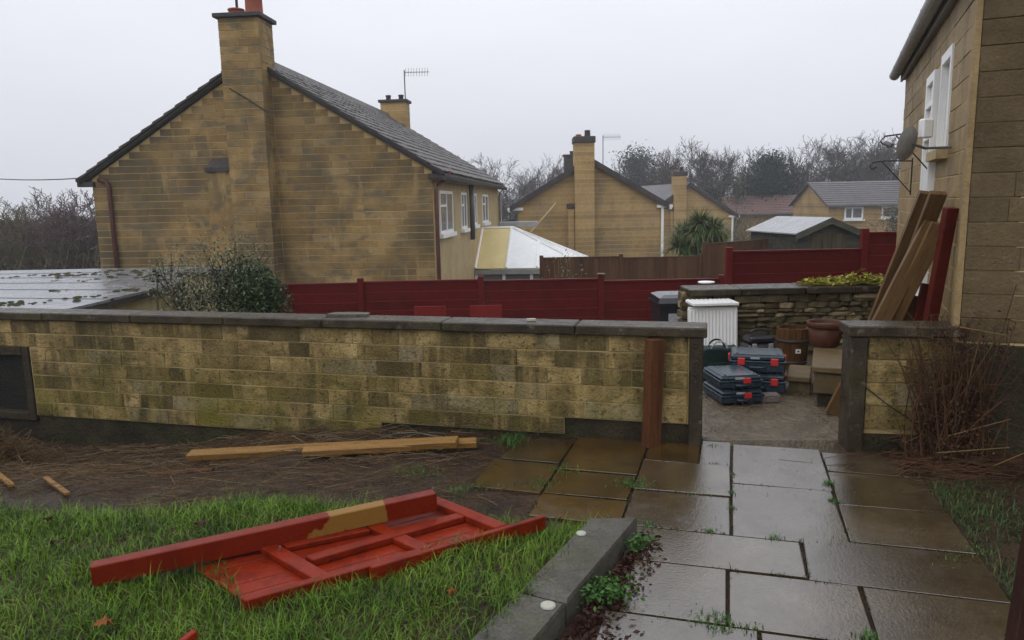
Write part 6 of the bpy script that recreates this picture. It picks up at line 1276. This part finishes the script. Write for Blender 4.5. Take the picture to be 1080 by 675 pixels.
n = 900; uu, vv = rng.uniform(-1.5, 1.08, n), -np.abs(rng.normal(0, .8, n)); P = PO[None] + uu[:, None] * PU + vv[:, None] * PV; P[:, 2] = .0035; P = P[(P[:, 1] > 2.2)]; grit('path_grit', P, .0015, .005, 'soil', 'dark grit and bits of dirt on the paving slabs')
n = 240; x = rng.uniform(-4.8, -.3, n); d = np.abs(rng.normal(.1, .5, n)); y = wall_y(x) - .08 - d; ok = y > lawn_top(x) - .05; x, y = x[ok], y[ok]; n = len(x); az = rng.normal(.15, .5, n); L = rng.uniform(.15, .55, n); dv = np.c_[np.cos(az), np.sin(az), rng.normal(0, .05, n)] * L[:, None]; P = np.c_[x, y, terrace_z(x, y) + rng.uniform(.015, .05, n)]; bend = rng.normal(0, .16, (n, 3)) * L[:, None] * [1, 1, .2]
Va, Fa = sticks(np.vstack([P - dv / 2, P + bend]), np.vstack([P + bend, P + dv / 2]), rng.uniform(.0015, .0036, 2 * n), .0018, 4); tag(np_mesh('fallen_twigs', Va, Fa, 'twig_pale'), 'pale fallen twigs lying across the soil below the wall', 'twigs', kind='stuff')
# fallen leaves
def fallen(x, y, s, m, lb, z=.11):
    c = pz(x, y, z); t = b = MB(); k = 9; vs = [c + V3((0, 0, .008))]; a0 = random.uniform(0, 6)
    for i in range(k * 2):
        a_ = a0 + math.pi * i / k; r = s * (1 if i % 2 == 0 else .55) * random.uniform(.8, 1.1); vs.append(c + V3((r * math.cos(a_), r * .8 * math.sin(a_), random.uniform(-.006, .02))))
    b.add(vs, [(0, 1 + i, 1 + (i + 1) % (2 * k)) for i in range(2 * k)]); b.add(np.array(vs) - V3((0, 0, .0015)), [(0, 1 + (i + 1) % (2 * k), 1 + i) for i in range(2 * k)]); tag(ob('fallen_leaf', b, m), lb, 'leaf', 'fallen leaves on the lawn')
fallen(110, 657, .045, 'dead_leaf', 'orange brown fallen leaf low on the lawn at left'); fallen(211, 553, .045, 'leaf_wine', 'wine red fallen leaf on the lawn behind the red board', .1); fallen(51, 548, .03, 'leaf_wine', 'dark red fallen leaf near the left end of the lawn', .1); fallen(290, 548, .035, 'leaf_wine', 'dark fallen leaf just behind the red board', .1); fallen(476, 625, .022, 'dead_leaf', 'small brown leaf on the lawn beside the edging'); fallen(60, 572, .04, 'leaf_wine', 'blackish fallen leaf on the lawn at far left')
# rotten red post foot entering at the right
board('leaning_post', pz(1071, 690, 0), pz(1071, 690, 0) + V3((.12, .10, .62)), .06, .06, 'post_dark', (0, -1, .1), 'dark reddish post leaning at the bottom right corner', 'post')

# ================================================================== HAZE
hz = MB(); hz.box((0, 70, 6.5), (330, 290, 23.)); o = hz.mesh('haze'); hzo = bpy.data.objects.new('haze', o); COL.objects.link(hzo); hzo['kind'] = 'stuff'; hzo['label'] = 'thin rainy haze over the whole place'; hzo['category'] = 'haze'
m = bpy.data.materials.new('haze'); m.use_nodes = True; N = m.node_tree.nodes; N.clear(); oo = N.new('ShaderNodeOutputMaterial'); pv_ = N.new('ShaderNodeVolumePrincipled'); pv_.inputs['Color'].default_value = (.93, .95, 1, 1); pv_.inputs['Density'].default_value = .0015; pv_.inputs['Anisotropy'].default_value = .2
m.node_tree.links.new(pv_.outputs[0], oo.inputs['Volume']); o.materials.append(m); hzo.display_type = 'WIRE'
